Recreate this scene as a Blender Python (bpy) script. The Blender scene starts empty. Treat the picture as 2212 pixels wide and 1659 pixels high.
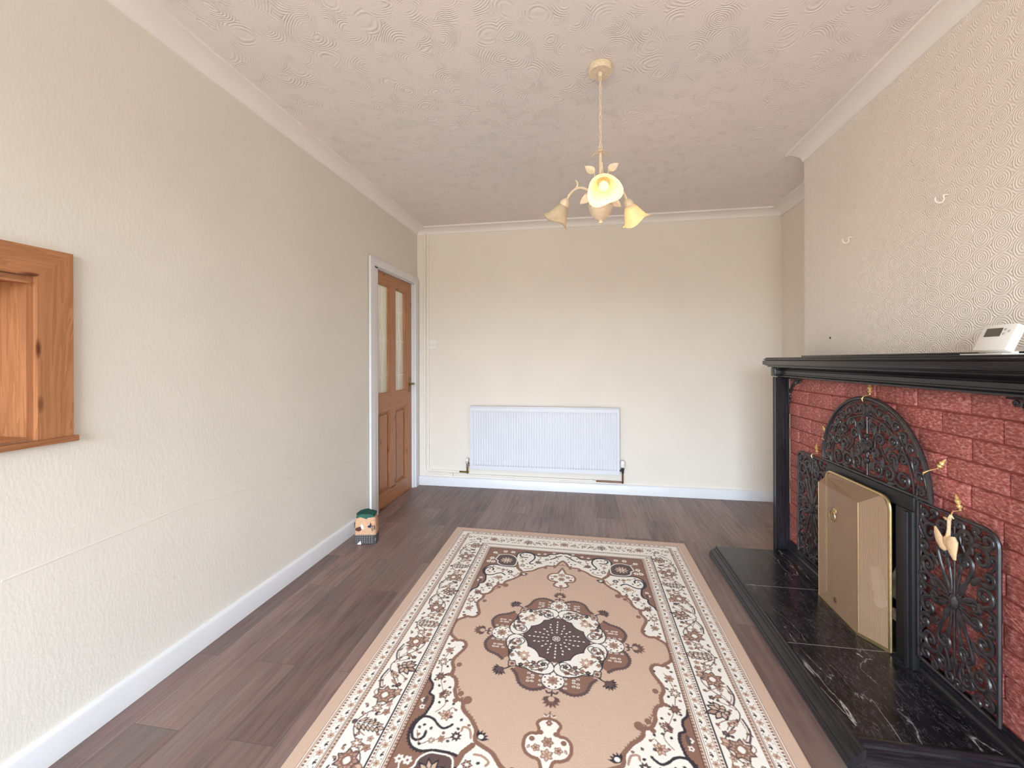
import bpy, bmesh, math, random
import numpy as np
from mathutils import Vector, Matrix
random.seed(7)
PI = math.pi
SC = bpy.context.scene
COL = SC.collection

# ------------------------------------------------------------------ camera
cam_d = bpy.data.cameras.new('camera'); cam = bpy.data.objects.new('camera', cam_d); COL.objects.link(cam)
F_PX = 912.5
cam_d.sensor_fit = 'HORIZONTAL'; cam_d.sensor_width = 36.0
cam_d.lens = F_PX / 2212 * 36.0
cam_d.shift_y = (777.82 - 829.5) / 2212
cam_d.clip_start = 0.05
_y, _r = math.radians(9.508), math.radians(0.1616)
_Rz = Matrix.Rotation(_y, 3, 'Z'); _Ry = Matrix.Rotation(_r, 3, 'Y')
_M = _Rz @ _Ry
_B = Matrix((_M.col[0], _M.col[2], -_M.col[1])).transposed()
cam.matrix_world = Matrix.Translation((1.6412, 0, 1.2486)) @ _B.to_4x4()
SC.camera = cam

# ------------------------------------------------------------------ view, world, daylight
SC.view_settings.view_transform = 'Standard'; SC.view_settings.look = 'None'
SC.view_settings.gamma = 1.0; SC.view_settings.use_curve_mapping = False
SC.view_settings.exposure = 0.0
SC.cycles.max_bounces = 10; SC.cycles.diffuse_bounces = 7; SC.cycles.transparent_max_bounces = 16
SC.cycles.sample_clamp_indirect = 6.0
w = bpy.data.worlds.new('sky'); SC.world = w; w.use_nodes = True
nt = w.node_tree; nt.nodes.clear()
wo = nt.nodes.new('ShaderNodeOutputWorld'); bg = nt.nodes.new('ShaderNodeBackground')
tc = nt.nodes.new('ShaderNodeTexCoord'); sx = nt.nodes.new('ShaderNodeSeparateXYZ')
cr = nt.nodes.new('ShaderNodeValToRGB')
nt.links.new(tc.outputs['Generated'], sx.inputs[0]); nt.links.new(sx.outputs['Z'], cr.inputs[0])
cr.color_ramp.elements[0].position = 0.0; cr.color_ramp.elements[0].color = (0.20, 0.20, 0.17, 1)
cr.color_ramp.elements[1].position = 0.06; cr.color_ramp.elements[1].color = (0.72, 0.86, 1.0, 1)
nt.links.new(cr.outputs[0], bg.inputs[0]); bg.inputs[1].default_value = 41.0
nt.links.new(bg.outputs[0], wo.inputs[0])
# window opening behind the camera (daylight), guided by a portal
WX0, WX1, WZ0, WZ1, WY = 0.20, 2.30, 0.10, 2.20, -2.6
pl = bpy.data.lights.new('daylight_portal', 'AREA'); pl.shape = 'RECTANGLE'
pl.size = WX1 - WX0; pl.size_y = WZ1 - WZ0; pl.cycles.is_portal = True
po = bpy.data.objects.new('daylight_portal', pl); COL.objects.link(po)
po.location = ((WX0 + WX1) / 2, WY - 0.01, (WZ0 + WZ1) / 2); po.rotation_euler = (math.radians(90), 0, 0)

# ------------------------------------------------------------------ helpers
def s2l(c):
    return tuple(((x / 255) / 12.92 if x / 255 <= 0.04045 else ((x / 255 + 0.055) / 1.055) ** 2.4) for x in c)

class MB:
    def __init__(s): s.v = []; s.f = []; s.m = []
    def add(s, vs, fs, mi=0):
        o = len(s.v); s.v.extend([tuple(p) for p in vs])
        for f in fs: s.f.append([i + o for i in f]); s.m.append(mi)
        return s
    def box(s, x0, y0, z0, x1, y1, z1, mi=0, bev=0.0, seg=2):
        if bev > 0:
            bm = bmesh.new(); bmesh.ops.create_cube(bm, size=1)
            for v in bm.verts: v.co = ((x0 + x1) / 2 + v.co.x * (x1 - x0), (y0 + y1) / 2 + v.co.y * (y1 - y0), (z0 + z1) / 2 + v.co.z * (z1 - z0))
            bmesh.ops.bevel(bm, geom=bm.edges[:], offset=bev, segments=seg, profile=0.5, affect='EDGES')
            s.bm(bm, mi); return s
        vs = [(x, y, z) for x in (x0, x1) for y in (y0, y1) for z in (z0, z1)]
        return s.add(vs, [(0, 1, 3, 2), (4, 6, 7, 5), (0, 4, 5, 1), (2, 3, 7, 6), (0, 2, 6, 4), (1, 5, 7, 3)], mi)
    def bm(s, bm, mi=0):
        bm.verts.index_update()
        s.add([v.co[:] for v in bm.verts], [[v.index for v in f.verts] for f in bm.faces], mi); bm.free(); return s
    def prism(s, prof, p0, p1, u, w_, mi=0, m0=(0, 0), m1=(0, 0)):
        """extrude a closed 2d profile (a,b) -> a*u + b*w_ from p0 to p1; m0/m1 shift ends along the axis per a"""
        p0, p1, u, w_ = map(Vector, (p0, p1, u, w_)); d = (p1 - p0).normalized(); n = len(prof); vs = []
        for P, m in ((p0, m0), (p1, m1)):
            for a, b in prof: vs.append(P + u * a + w_ * b + d * (m[0] * a + m[1] * b))
        fs = [(i, (i + 1) % n, n + (i + 1) % n, n + i) for i in range(n)] + [tuple(range(n))[::-1], tuple(range(n, 2 * n))]
        return s.add(vs, fs, mi)
    def sweep(s, pts, rad, mi=0, n=8, N=None, flat=1.0, caps=True, half=False):
        """tube; N given: section axis along N scaled by flat"""
        pts = [Vector(p) for p in pts]; k = len(pts)
        if not hasattr(rad, '__len__'): rad = [rad] * k
        T = []
        for i in range(k):
            a = pts[max(i - 1, 0)]; b = pts[min(i + 1, k - 1)]; t = b - a
            T.append(t.normalized() if t.length > 1e-9 else Vector((0, 0, 1)))
        if N is None:
            ref = Vector((0, 0, 1)) if abs(T[0].z) < 0.9 else Vector((1, 0, 0))
            nn = (ref - T[0] * ref.dot(T[0])).normalized(); Ns = []
            for i in range(k):
                nn = nn - T[i] * nn.dot(T[i]); nn = nn.normalized() if nn.length > 1e-6 else Vector((1, 0, 0)); Ns.append(nn.copy())
        else: Ns = [Vector(N)] * k
        vs = []
        for i in range(k):
            B = T[i].cross(Ns[i]).normalized()
            for j in range(n):
                a = 2 * PI * j / n
                ca, sa = math.cos(a), math.sin(a)
                if half and sa < 0: sa *= 0.15
                vs.append(pts[i] + B * (ca * rad[i]) + Ns[i] * (sa * rad[i] * flat))
        fs = [(i * n + j, i * n + (j + 1) % n, (i + 1) * n + (j + 1) % n, (i + 1) * n + j) for i in range(k - 1) for j in range(n)]
        if caps: fs += [tuple(range(n))[::-1], tuple(range((k - 1) * n, k * n))]
        return s.add(vs, fs, mi)
    def lathe(s, prof, c, axis=(0, 0, 1), mi=0, n=24, fn=None):
        """prof: list of (r, h) along axis from c"""
        ax = Vector(axis).normalized(); ref = Vector((1, 0, 0)) if abs(ax.x) < 0.9 else Vector((0, 1, 0))
        U = (ref - ax * ref.dot(ax)).normalized(); V = ax.cross(U); c = Vector(c); vs = []; k = len(prof)
        for i, (r, h) in enumerate(prof):
            for j in range(n):
                a = 2 * PI * j / n; rr, hh = (r, h) if fn is None else fn(r, h, a)
                vs.append(c + U * (rr * math.cos(a)) + V * (rr * math.sin(a)) + ax * hh)
        fs = [(i * n + j, i * n + (j + 1) % n, (i + 1) * n + (j + 1) % n, (i + 1) * n + j) for i in range(k - 1) for j in range(n)]
        if prof[0][0] > 1e-5 and fn is None: fs.append(tuple(range(n))[::-1])
        if prof[-1][0] > 1e-5 and fn is None: fs.append(tuple(range((k - 1) * n, k * n)))
        return s.add(vs, fs, mi)
    def ball(s, c, r, mi=0, sc=(1, 1, 1), n=12):
        pr = [(math.sin(PI * i / 8) * r, -math.cos(PI * i / 8) * r) for i in range(9)]
        t = MB(); t.lathe(pr, (0, 0, 0), n=n)
        return s.add([(c[0] + v[0] * sc[0], c[1] + v[1] * sc[1], c[2] + v[2] * sc[2]) for v in t.v], t.f, mi)
    def build(s, name, mats, parent=None, smooth=True, ang=35):
        me = bpy.data.meshes.new(name); me.from_pydata([tuple(p) for p in s.v], [], s.f)
        if not isinstance(mats, (list, tuple)): mats = [mats]
        for m in mats: me.materials.append(m)
        me.polygons.foreach_set('material_index', s.m)
        bm = bmesh.new(); bm.from_mesh(me); bmesh.ops.recalc_face_normals(bm, faces=bm.faces[:]); bm.to_mesh(me); bm.free()
        if smooth:
            me.polygons.foreach_set('use_smooth', [True] * len(me.polygons)); me.set_sharp_from_angle(angle=math.radians(ang))
        me.update(); o = bpy.data.objects.new(name, me); COL.objects.link(o)
        if parent is not None:
            o.parent = parent; o.matrix_parent_inverse = parent.matrix_world.inverted()
        return o

def thing(name, loc, label=None, cat=None, group=None, kind=None):
    o = bpy.data.objects.new(name, None); COL.objects.link(o); o.location = loc; o.empty_display_size = 0.1
    o.matrix_world = Matrix.Translation(loc)
    return tag(o, label, cat, group, kind)
def tag(o, label=None, cat=None, group=None, kind=None):
    if label: o['label'] = label
    if cat: o['category'] = cat
    if group: o['group'] = group
    if kind: o['kind'] = kind
    return o
def struct(o, label=None, cat=None): return tag(o, label, cat, None, 'structure')

# ------------------------------------------------------------------ material helpers
def newmat(name):
    m = bpy.data.materials.new(name); m.use_nodes = True; t = m.node_tree; t.nodes.clear()
    out = t.nodes.new('ShaderNodeOutputMaterial'); b = t.nodes.new('ShaderNodeBsdfPrincipled')
    t.links.new(b.outputs[0], out.inputs[0]); return m, t, b, out
def node(t, ty, **kw):
    n = t.nodes.new(ty)
    for k, v in kw.items(): setattr(n, k, v)
    return n
def objco(t, scale=(1, 1, 1), rot=(0, 0, 0)):
    g = node(t, 'ShaderNodeNewGeometry'); mp = node(t, 'ShaderNodeMapping'); mp.inputs['Scale'].default_value = scale; mp.inputs['Rotation'].default_value = rot
    t.links.new(g.outputs['Position'], mp.inputs[0]); return mp.outputs[0]
def noise(t, co, scale, detail=3, rough=0.5, dist=0.0):
    n = node(t, 'ShaderNodeTexNoise'); n.inputs['Scale'].default_value = scale; n.inputs['Detail'].default_value = detail
    n.inputs['Roughness'].default_value = rough; n.inputs['Distortion'].default_value = dist
    if co is not None: t.links.new(co, n.inputs['Vector'])
    return n.outputs['Fac']
def ramp(t, fac, stops):
    r = node(t, 'ShaderNodeValToRGB'); e = r.color_ramp.elements
    while len(e) < len(stops): e.new(0.5)
    for i, (p, c) in enumerate(stops): e[i].position = p; e[i].color = (*c, 1) if len(c) == 3 else c
    t.links.new(fac, r.inputs[0]); return r.outputs[0]
def mth(t, op, a, b=None, c=None):
    n = node(t, 'ShaderNodeMath', operation=op)
    for i, x in enumerate((a, b, c)):
        if x is None: continue
        if isinstance(x, (int, float)): n.inputs[i].default_value = x
        else: t.links.new(x, n.inputs[i])
    return n.outputs[0]
def mixc(t, fac, a, b, mode='MIX'):
    n = node(t, 'ShaderNodeMix', data_type='RGBA', blend_type=mode)
    for s_, x in ((n.inputs[0], fac), (n.inputs[6], a), (n.inputs[7], b)):
        if isinstance(x, (int, float)): s_.default_value = x
        elif isinstance(x, tuple): s_.default_value = (*x, 1) if len(x) == 3 else x
        else: t.links.new(x, s_)
    return n.outputs[2]
def bump(t, b, h, strength=0.3, dist=0.002):
    n = node(t, 'ShaderNodeBump'); n.inputs['Strength'].default_value = strength; n.inputs['Distance'].default_value = dist
    t.links.new(h, n.inputs['Height']); t.links.new(n.outputs[0], b.inputs['Normal']); return n
def simple(name, rgb, rough=0.5, metal=0.0, var=0.06, vs=30, bstr=0.0, bs=200, spec=0.5, stretch=(1, 1, 1), bd=0.001):
    m, t, b, o = newmat(name); c = s2l(rgb); co = objco(t, stretch)
    f = noise(t, co, vs, 4)
    col = ramp(t, f, [(0.3, tuple(x * (1 - var) for x in c)), (0.7, tuple(min(1, x * (1 + var)) for x in c))])
    t.links.new(col, b.inputs['Base Color']); b.inputs['Roughness'].default_value = rough; b.inputs['Metallic'].default_value = metal
    b.inputs['Specular IOR Level'].default_value = spec
    if bstr > 0: bump(t, b, noise(t, co, bs, 3), bstr, bd)
    return m

# plain paints
M_white = simple('white_gloss_paint', (224, 225, 228), 0.35, var=0.02, vs=6, bstr=0.06, bs=60)
M_pipe = simple('cream_white_pipe_paint', (240, 234, 224), 0.4, var=0.02, vs=6)
M_cove = simple('matt_white_coving_paint', (240, 235, 231), 0.6, var=0.015, vs=3)
M_rad = simple('radiator_enamel', (219, 220, 226), 0.35, var=0.01, vs=5)
M_plastic = simple('white_plastic', (235, 233, 228), 0.35, var=0.02)
M_copper = simple('tarnished_copper', (112, 82, 62), 0.4, 0.7, var=0.3, vs=60)
M_brassdark = simple('dull_brass', (120, 100, 45), 0.4, 0.8, var=0.2, vs=60)
M_chrome = simple('chrome', (200, 200, 200), 0.15, 1.0, var=0.03)
M_brass = simple('polished_brass', (208, 182, 132), 0.28, 0.9, var=0.08, vs=40)
M_gilt = simple('gilded_ornament_finish', (226, 190, 130), 0.35, 0.55, var=0.12, vs=120, bstr=0.4, bs=300)
M_beige = simple('beige_painted_resin', (222, 186, 146), 0.6, 0, var=0.1, vs=90, bstr=0.4, bs=250)
M_creammetal = simple('cream_brushed_gold_metal', (232, 212, 184), 0.45, 0.1, var=0.10, vs=70)
M_lead = simple('lead_came', (250, 250, 240), 0.3, 0.0, var=0.05)
M_dark = simple('matt_black_metal', (26, 25, 27), 0.5, 0, var=0.2, vs=25, bstr=0.2, bs=120)
M_soot = simple('sooty_firebox', (30, 27, 26), 0.9, 0, var=0.3, vs=12, bstr=0.4, bs=60)
M_log = simple('pale_ceramic_log', (205, 195, 190), 0.9, 0, var=0.2, vs=30, bstr=0.8, bs=60)
M_screen = simple('lcd_grey', (92, 88, 76), 0.3, 0, var=0.05)
M_plug = simple('dark_wall_plug', (50, 35, 30), 0.6)
M_gapdark = simple('dark_gap', (60, 50, 45), 0.9)

def iron():
    m, t, b, o = newmat('black_cast_iron'); co = objco(t)
    f = noise(t, co, 40, 4)
    t.links.new(ramp(t, f, [(0.3, (0.010, 0.008, 0.010)), (0.7, (0.034, 0.025, 0.028))]), b.inputs['Base Color'])
    b.inputs['Roughness'].default_value = 0.36; b.inputs['Specular IOR Level'].default_value = 0.7
    bump(t, b, noise(t, co, 260, 3), 0.25, 0.001); return m
M_iron = iron()

def blackwood(nm, sc):
    m, t, b, o = newmat(nm); co = objco(t, sc)
    f = noise(t, co, 8, 5)
    t.links.new(ramp(t, f, [(0.3, (0.006, 0.006, 0.009)), (0.7, (0.022, 0.019, 0.022))]), b.inputs['Base Color'])
    b.inputs['Roughness'].default_value = 0.24; b.inputs['Specular IOR Level'].default_value = 0.5
    bump(t, b, f, 0.25, 0.0015); return m
M_bwood = blackwood('black_painted_wood', (20, 1.5, 20)); M_bwoodx = blackwood('black_painted_wood_cross_grain', (1.5, 20, 20)); M_bwoodz = blackwood('black_painted_wood_upright_grain', (20, 20, 1.5))

def wallpaper(name, rgb, kind, axis):
    m, t, b, o = newmat(name); c = s2l(rgb)
    co = objco(t)
    f = noise(t, co, 2.2, 2)
    t.links.new(ramp(t, f, [(0.35, tuple(x * 0.97 for x in c)), (0.65, c)]), b.inputs['Base Color'])
    b.inputs['Roughness'].default_value = 0.72; b.inputs['Specular IOR Level'].default_value = 0.35
    if kind == 'ovals':
        co2 = objco(t, (14, 14, 14) if axis == 'x' else (14, 14, 14))
        v = node(t, 'ShaderNodeTexVoronoi'); v.inputs['Scale'].default_value = 1.0; v.inputs['Randomness'].default_value = 0.0
        sp = node(t, 'ShaderNodeSeparateXYZ'); t.links.new(co2, sp.inputs[0]); cb = node(t, 'ShaderNodeCombineXYZ')
        # half-drop rows of concentric ovals on the y/z plane
        row = mth(t, 'FLOOR', sp.outputs[1]); odd = mth(t, 'MULTIPLY', mth(t, 'MODULO', row, 2.0), 0.5)
        u_ = mth(t, 'SUBTRACT', mth(t, 'FRACT', sp.outputs[1]), 0.5)
        v_ = mth(t, 'SUBTRACT', mth(t, 'FRACT', mth(t, 'ADD', sp.outputs[2], odd)), 0.5)
        d = mth(t, 'SQRT', mth(t, 'ADD', mth(t, 'MULTIPLY', u_, u_), mth(t, 'MULTIPLY', v_, v_)))
        d = mth(t, 'ADD', d, mth(t, 'MULTIPLY', noise(t, co, 30, 2), 0.10))
        h = mth(t, 'SINE', mth(t, 'MULTIPLY', d, 52.0))
        h2 = mth(t, 'ADD', h, mth(t, 'MULTIPLY', noise(t, co, 160, 2), 1.5))
        bump(t, b, h2, 0.45, 0.0022)
    else:
        h = mth(t, 'ADD', noise(t, objco(t, (1, 1, 0.5)), 90, 3), mth(t, 'MULTIPLY', noise(t, co, 14, 2), 0.6))
        bump(t, b, h, 0.30 if kind == 'fine' else 0.18, 0.0025)
    return m
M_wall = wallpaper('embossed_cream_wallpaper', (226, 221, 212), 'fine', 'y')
M_wallb = wallpaper('smooth_cream_wallpaper', (234, 226, 215), 'smooth', 'x')
M_wallc = wallpaper('oval_embossed_wallpaper', (238, 229, 219), 'ovals', 'x')

def ceilmat():
    m, t, b, o = newmat('swirled_textured_ceiling'); co = objco(t); c = s2l((236, 229, 226))
    f = noise(t, co, 1.5, 2)
    t.links.new(ramp(t, f, [(0.35, tuple(x * 0.97 for x in c)), (0.65, c)]), b.inputs['Base Color'])
    b.inputs['Roughness'].default_value = 0.85
    n = node(t, 'ShaderNodeTexNoise'); n.inputs['Scale'].default_value = 4; t.links.new(co, n.inputs['Vector'])
    mx = node(t, 'ShaderNodeVectorMath', operation='MULTIPLY_ADD'); t.links.new(n.outputs['Color'], mx.inputs[0]); mx.inputs[1].default_value = (0.11, 0.11, 0); t.links.new(co, mx.inputs[2])
    v = node(t, 'ShaderNodeTexVoronoi'); v.inputs['Scale'].default_value = 8.0; t.links.new(mx.outputs[0], v.inputs['Vector'])
    h = mth(t, 'SINE', mth(t, 'MULTIPLY', v.outputs['Distance'], 82.0))
    h = mth(t, 'MULTIPLY', h, ramp(t, noise(t, co, 11, 2), [(0.45, (0, 0, 0)), (0.6, (1, 1, 1))]))
    h = mth(t, 'ADD', h, mth(t, 'MULTIPLY', noise(t, co, 90, 3), 0.8))
    bump(t, b, h, 0.55, 0.0022); return m
M_ceil = ceilmat()

def floormat():
    m, t, b, o = newmat('dark_grey_brown_plank_floor')
    g = node(t, 'ShaderNodeNewGeometry'); mp = node(t, 'ShaderNodeMapping'); mp.inputs['Rotation'].default_value = (0, 0, PI / 2)
    mp.inputs['Location'].default_value = (0.3, 0.07, 0)
    t.links.new(g.outputs['Position'], mp.inputs[0])
    br = node(t, 'ShaderNodeTexBrick'); t.links.new(mp.outputs[0], br.inputs[0])
    br.inputs['Scale'].default_value = 1.0; br.inputs['Brick Width'].default_value = 0.92; br.inputs['Row Height'].default_value = 0.182
    br.inputs['Mortar Size'].default_value = 0.0011; br.inputs['Mortar Smooth'].default_value = 0.2; br.offset = 0.37; br.offset_frequency = 2
    br.inputs['Color1'].default_value = (0, 0, 0, 1); br.inputs['Color2'].default_value = (1, 1, 1, 1); br.inputs['Mortar'].default_value = (0.5, 0.5, 0.5, 1)
    # per plank shift of the grain
    ad = node(t, 'ShaderNodeVectorMath', operation='MULTIPLY_ADD'); t.links.new(br.outputs['Color'], ad.inputs[0]); ad.inputs[1].default_value = (3, 5, 7); t.links.new(g.outputs['Position'], ad.inputs[2])
    mp2 = node(t, 'ShaderNodeMapping'); mp2.inputs['Scale'].default_value = (22, 1.1, 1); t.links.new(ad.outputs[0], mp2.inputs[0])
    gr = noise(t, mp2.outputs[0], 2.6, 7, 0.62, 0.4)
    mp3 = node(t, 'ShaderNodeMapping'); mp3.inputs['Scale'].default_value = (4, 1.2, 1); t.links.new(ad.outputs[0], mp3.inputs[0])
    gl = noise(t, mp3.outputs[0], 1.6, 4, 0.55)
    c1 = ramp(t, gr, [(0.28, s2l((84, 69, 65))), (0.45, s2l((117, 99, 95))), (0.6, s2l((135, 117, 112))), (0.78, s2l((144, 128, 121)))])
    c2 = ramp(t, gl, [(0.3, s2l((88, 75, 72))), (0.5, s2l((132, 103, 96))), (0.7, s2l((124, 113, 107)))])
    c3 = mixc(t, 0.55, c1, c2)
    c4 = mixc(t, 0.22, c3, br.outputs['Color'], 'OVERLAY')
    c5 = mixc(t, mth(t, 'MULTIPLY', br.outputs['Fac'], 0.55), c4, s2l((45, 38, 36)))
    t.links.new(c5, b.inputs['Base Color'])
    t.links.new(ramp(t, gr, [(0.3, (0.50,) * 3), (0.7, (0.36,) * 3)]), b.inputs['Roughness'])
    b.inputs['Specular IOR Level'].default_value = 0.5
    h = mth(t, 'SUBTRACT', mth(t, 'MULTIPLY', gr, 0.5), br.outputs['Fac'])
    bump(t, b, h, 0.3, 0.001); return m
M_floor = floormat()

def pine(name, axis, base=(188, 130, 88), dark=(138, 84, 50), knots=True, k=1.0):
    """axis: grain direction 0,1,2"""
    m, t, b, o = newmat(name)
    sc = [14, 14, 14]; sc[axis] = 0.9
    co = objco(t, tuple(sc)); n = noise(t, co, 1.6, 5, 0.6, 0.6)
    sc2 = [60, 60, 60]; sc2[axis] = 1.5
    n2 = noise(t, objco(t, tuple(sc2)), 1.3, 3, 0.5)
    ring = mth(t, 'FRACT', mth(t, 'MULTIPLY', n, 7.0))
    c = ramp(t, ring, [(0.0, s2l(base)), (0.6, s2l(tuple(x * 0.90 for x in base))), (0.90, s2l(tuple((x + y) / 2 for x, y in zip(base, dark)))), (1.0, s2l(base))])
    c = mixc(t, mth(t, 'MULTIPLY', n2, 0.35), c, s2l(dark))
    if knots:
        sk = [13, 13, 13]; sk[axis] = 4.2
        v = node(t, 'ShaderNodeTexVoronoi'); v.inputs['Scale'].default_value = 1.0; t.links.new(objco(t, tuple(sk)), v.inputs['Vector'])
        kf = ramp(t, v.outputs['Distance'], [(0.06, (1, 1, 1)), (0.16, (0, 0, 0))])
        c = mixc(t, kf, c, s2l((95, 45, 22)))
    t.links.new(c, b.inputs['Base Color']); b.inputs['Roughness'].default_value = 0.42
    bump(t, b, n2, 0.12, 0.001); return m
M_pinez = pine('knotty_pine_upright_grain', 2)
M_piney = pine('knotty_pine_level_grain', 1)
M_pinex = pine('knotty_pine_cross_grain', 0)

def brickmat():
    m, t, b, o = newmat('red_painted_rough_brick'); co = objco(t)
    at = node(t, 'ShaderNodeAttribute'); at.attribute_name = 'tint'
    n = noise(t, objco(t, (1, 1, 2.2)), 60, 5, 0.65)
    c = ramp(t, n, [(0.30, s2l((136, 66, 61))), (0.5, s2l((190, 104, 96))), (0.70, s2l((240, 176, 166)))])
    c = mixc(t, 0.08, c, at.outputs['Color'], 'OVERLAY')
    t.links.new(c, b.inputs['Base Color']); b.inputs['Roughness'].default_value = 0.36
    h = mth(t, 'ADD', n, mth(t, 'MULTIPLY', noise(t, objco(t, (1, 1, 2.2)), 18, 2), 1.0))
    bump(t, b, h, 1.0, 0.010); return m
M_brick = brickmat()
M_mortar = simple('red_painted_mortar', (135, 62, 56), 0.8, var=0.2, vs=50, bstr=0.5, bs=150)

def marble():
    m, t, b, o = newmat('black_marble_tiles'); co = objco(t)
    g = node(t, 'ShaderNodeNewGeometry'); sp = node(t, 'ShaderNodeSeparateXYZ'); t.links.new(g.outputs['Position'], sp.inputs[0])
    mp = node(t, 'ShaderNodeMapping'); mp.inputs['Rotation'].default_value = (0, 0, 0.45); mp.inputs['Scale'].default_value = (3.0, 0.8, 1); t.links.new(g.outputs['Position'], mp.inputs[0])
    n = noise(t, mp.outputs[0], 2.0, 5, 0.5, 0.7)
    vein = ramp(t, mth(t, 'ABSOLUTE', mth(t, 'SUBTRACT', n, 0.5)), [(0.0, (1, 1, 1)), (0.0035, (0.12, 0.12, 0.12)), (0.010, (0, 0, 0))])
    n3 = noise(t, mp.outputs[0], 9, 5, 0.7, 1.5)
    vein2 = ramp(t, mth(t, 'ABSOLUTE', mth(t, 'SUBTRACT', n3, 0.52)), [(0.0, (0.45,) * 3), (0.008, (0, 0, 0))])
    msk = ramp(t, noise(t, co, 4, 2), [(0.36, (0.1, 0.1, 0.1)), (0.60, (1, 1, 1))])
    base = ramp(t, noise(t, mp.outputs[0], 6, 4), [(0.35, (0.006, 0.006, 0.008)), (0.7, (0.024, 0.021, 0.028))])
    c = mixc(t, mth(t, 'MULTIPLY', vein, msk), base, s2l((190, 185, 180)))
    c = mixc(t, mth(t, 'MULTIPLY', vein2, 0.8), c, s2l((170, 165, 170)))
    # joints across the hearth
    y = mth(t, 'DIVIDE', mth(t, 'SUBTRACT', sp.outputs[1], 1.478), 0.4633)
    fr = mth(t, 'ABSOLUTE', mth(t, 'SUBTRACT', mth(t, 'FRACT', mth(t, 'ADD', y, 0.5)), 0.5))
    j = mth(t, 'LESS_THAN', fr, 0.0035)
    c = mixc(t, mth(t, 'MULTIPLY', j, 0.8), c, s2l((165, 160, 155)))
    t.links.new(c, b.inputs['Base Color']); b.inputs['Roughness'].default_value = 0.22; b.inputs['Specular IOR Level'].default_value = 0.5
    bump(t, b, noise(t, co, 70, 3), 0.08, 0.001); return m
M_marble = marble()

def meshmat():
    m, t, b, o = newmat('fine_brass_wire_mesh')
    g = node(t, 'ShaderNodeNewGeometry'); sp = node(t, 'ShaderNodeSeparateXYZ'); t.links.new(g.outputs['Position'], sp.inputs[0])
    a = mth(t, 'SINE', mth(t, 'MULTIPLY', mth(t, 'ADD', mth(t, 'ADD', sp.outputs[1], sp.outputs[0]), sp.outputs[2]), 1750.0))
    c_ = mth(t, 'SINE', mth(t, 'MULTIPLY', mth(t, 'SUBTRACT', mth(t, 'ADD', sp.outputs[1], sp.outputs[0]), sp.outputs[2]), 1750.0))
    p = mth(t, 'MULTIPLY', a, c_)
    fac = ramp(t, p, [(0.0, (0.82,) * 3), (0.55, (0.22,) * 3)])
    b.inputs['Base Color'].default_value = (*s2l((186, 152, 122)), 1); b.inputs['Metallic'].default_value = 0.15; b.inputs['Roughness'].default_value = 0.5
    tr = node(t, 'ShaderNodeBsdfTransparent'); mx = node(t, 'ShaderNodeMixShader')
    t.links.new(fac, mx.inputs[0]); t.links.new(tr.outputs[0], mx.inputs[1]); t.links.new(b.outputs[0], mx.inputs[2]); t.links.new(mx.outputs[0], o.inputs[0])
    return m
M_mesh = meshmat()

def frosted():
    m, t, b, o = newmat('frosted_door_glass'); co = objco(t)
    b.inputs['Base Color'].default_value = (*s2l((226, 228, 222)), 1); b.inputs['Roughness'].default_value = 0.35
    b.inputs['Transmission Weight'].default_value = 0.55; b.inputs['IOR'].default_value = 1.45
    bump(t, b, noise(t, co, 120, 2), 0.35, 0.002); return m
M_glass = frosted()
def clearpane():
    m, t, b, o = newmat('clear_window_glass')
    tr = node(t, 'ShaderNodeBsdfTransparent'); gl = node(t, 'ShaderNodeBsdfGlossy'); gl.inputs['Roughness'].default_value = 0.02
    mx = node(t, 'ShaderNodeMixShader'); mx.inputs[0].default_value = 0.06
    t.links.new(tr.outputs[0], mx.inputs[1]); t.links.new(gl.outputs[0], mx.inputs[2]); t.links.new(mx.outputs[0], o.inputs[0]); return m
M_clear = clearpane()
def shademat(name, rgb, tr=0.6):
    m, t, b, o = newmat(name); co = objco(t)
    f = noise(t, co, 14, 4, 0.6, 0.8)
    c = ramp(t, f, [(0.3, s2l(tuple(x * 0.9 for x in rgb))), (0.65, s2l(rgb))])
    tl = node(t, 'ShaderNodeBsdfTranslucent'); t.links.new(c, tl.inputs[0]); t.links.new(c, b.inputs['Base Color'])
    b.inputs['Roughness'].default_value = 0.25; mx = node(t, 'ShaderNodeMixShader'); mx.inputs[0].default_value = tr
    t.links.new(b.outputs[0], mx.inputs[1]); t.links.new(tl.outputs[0], mx.inputs[2]); t.links.new(mx.outputs[0], o.inputs[0]); return m
M_shade = shademat('marbled_alabaster_glass', (253, 240, 214), 0.5)
def emit(name, rgb, s):
    m, t, b, o = newmat(name); e = node(t, 'ShaderNodeEmission'); e.inputs[0].default_value = (*rgb, 1); e.inputs[1].default_value = s
    t.links.new(e.outputs[0], o.inputs[0]); return m
M_bulb = emit('lit_warm_bulb', (1.0, 0.60, 0.22), 3.6)
M_bulboff = simple('unlit_pearl_bulb', (225, 220, 205), 0.3)
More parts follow.
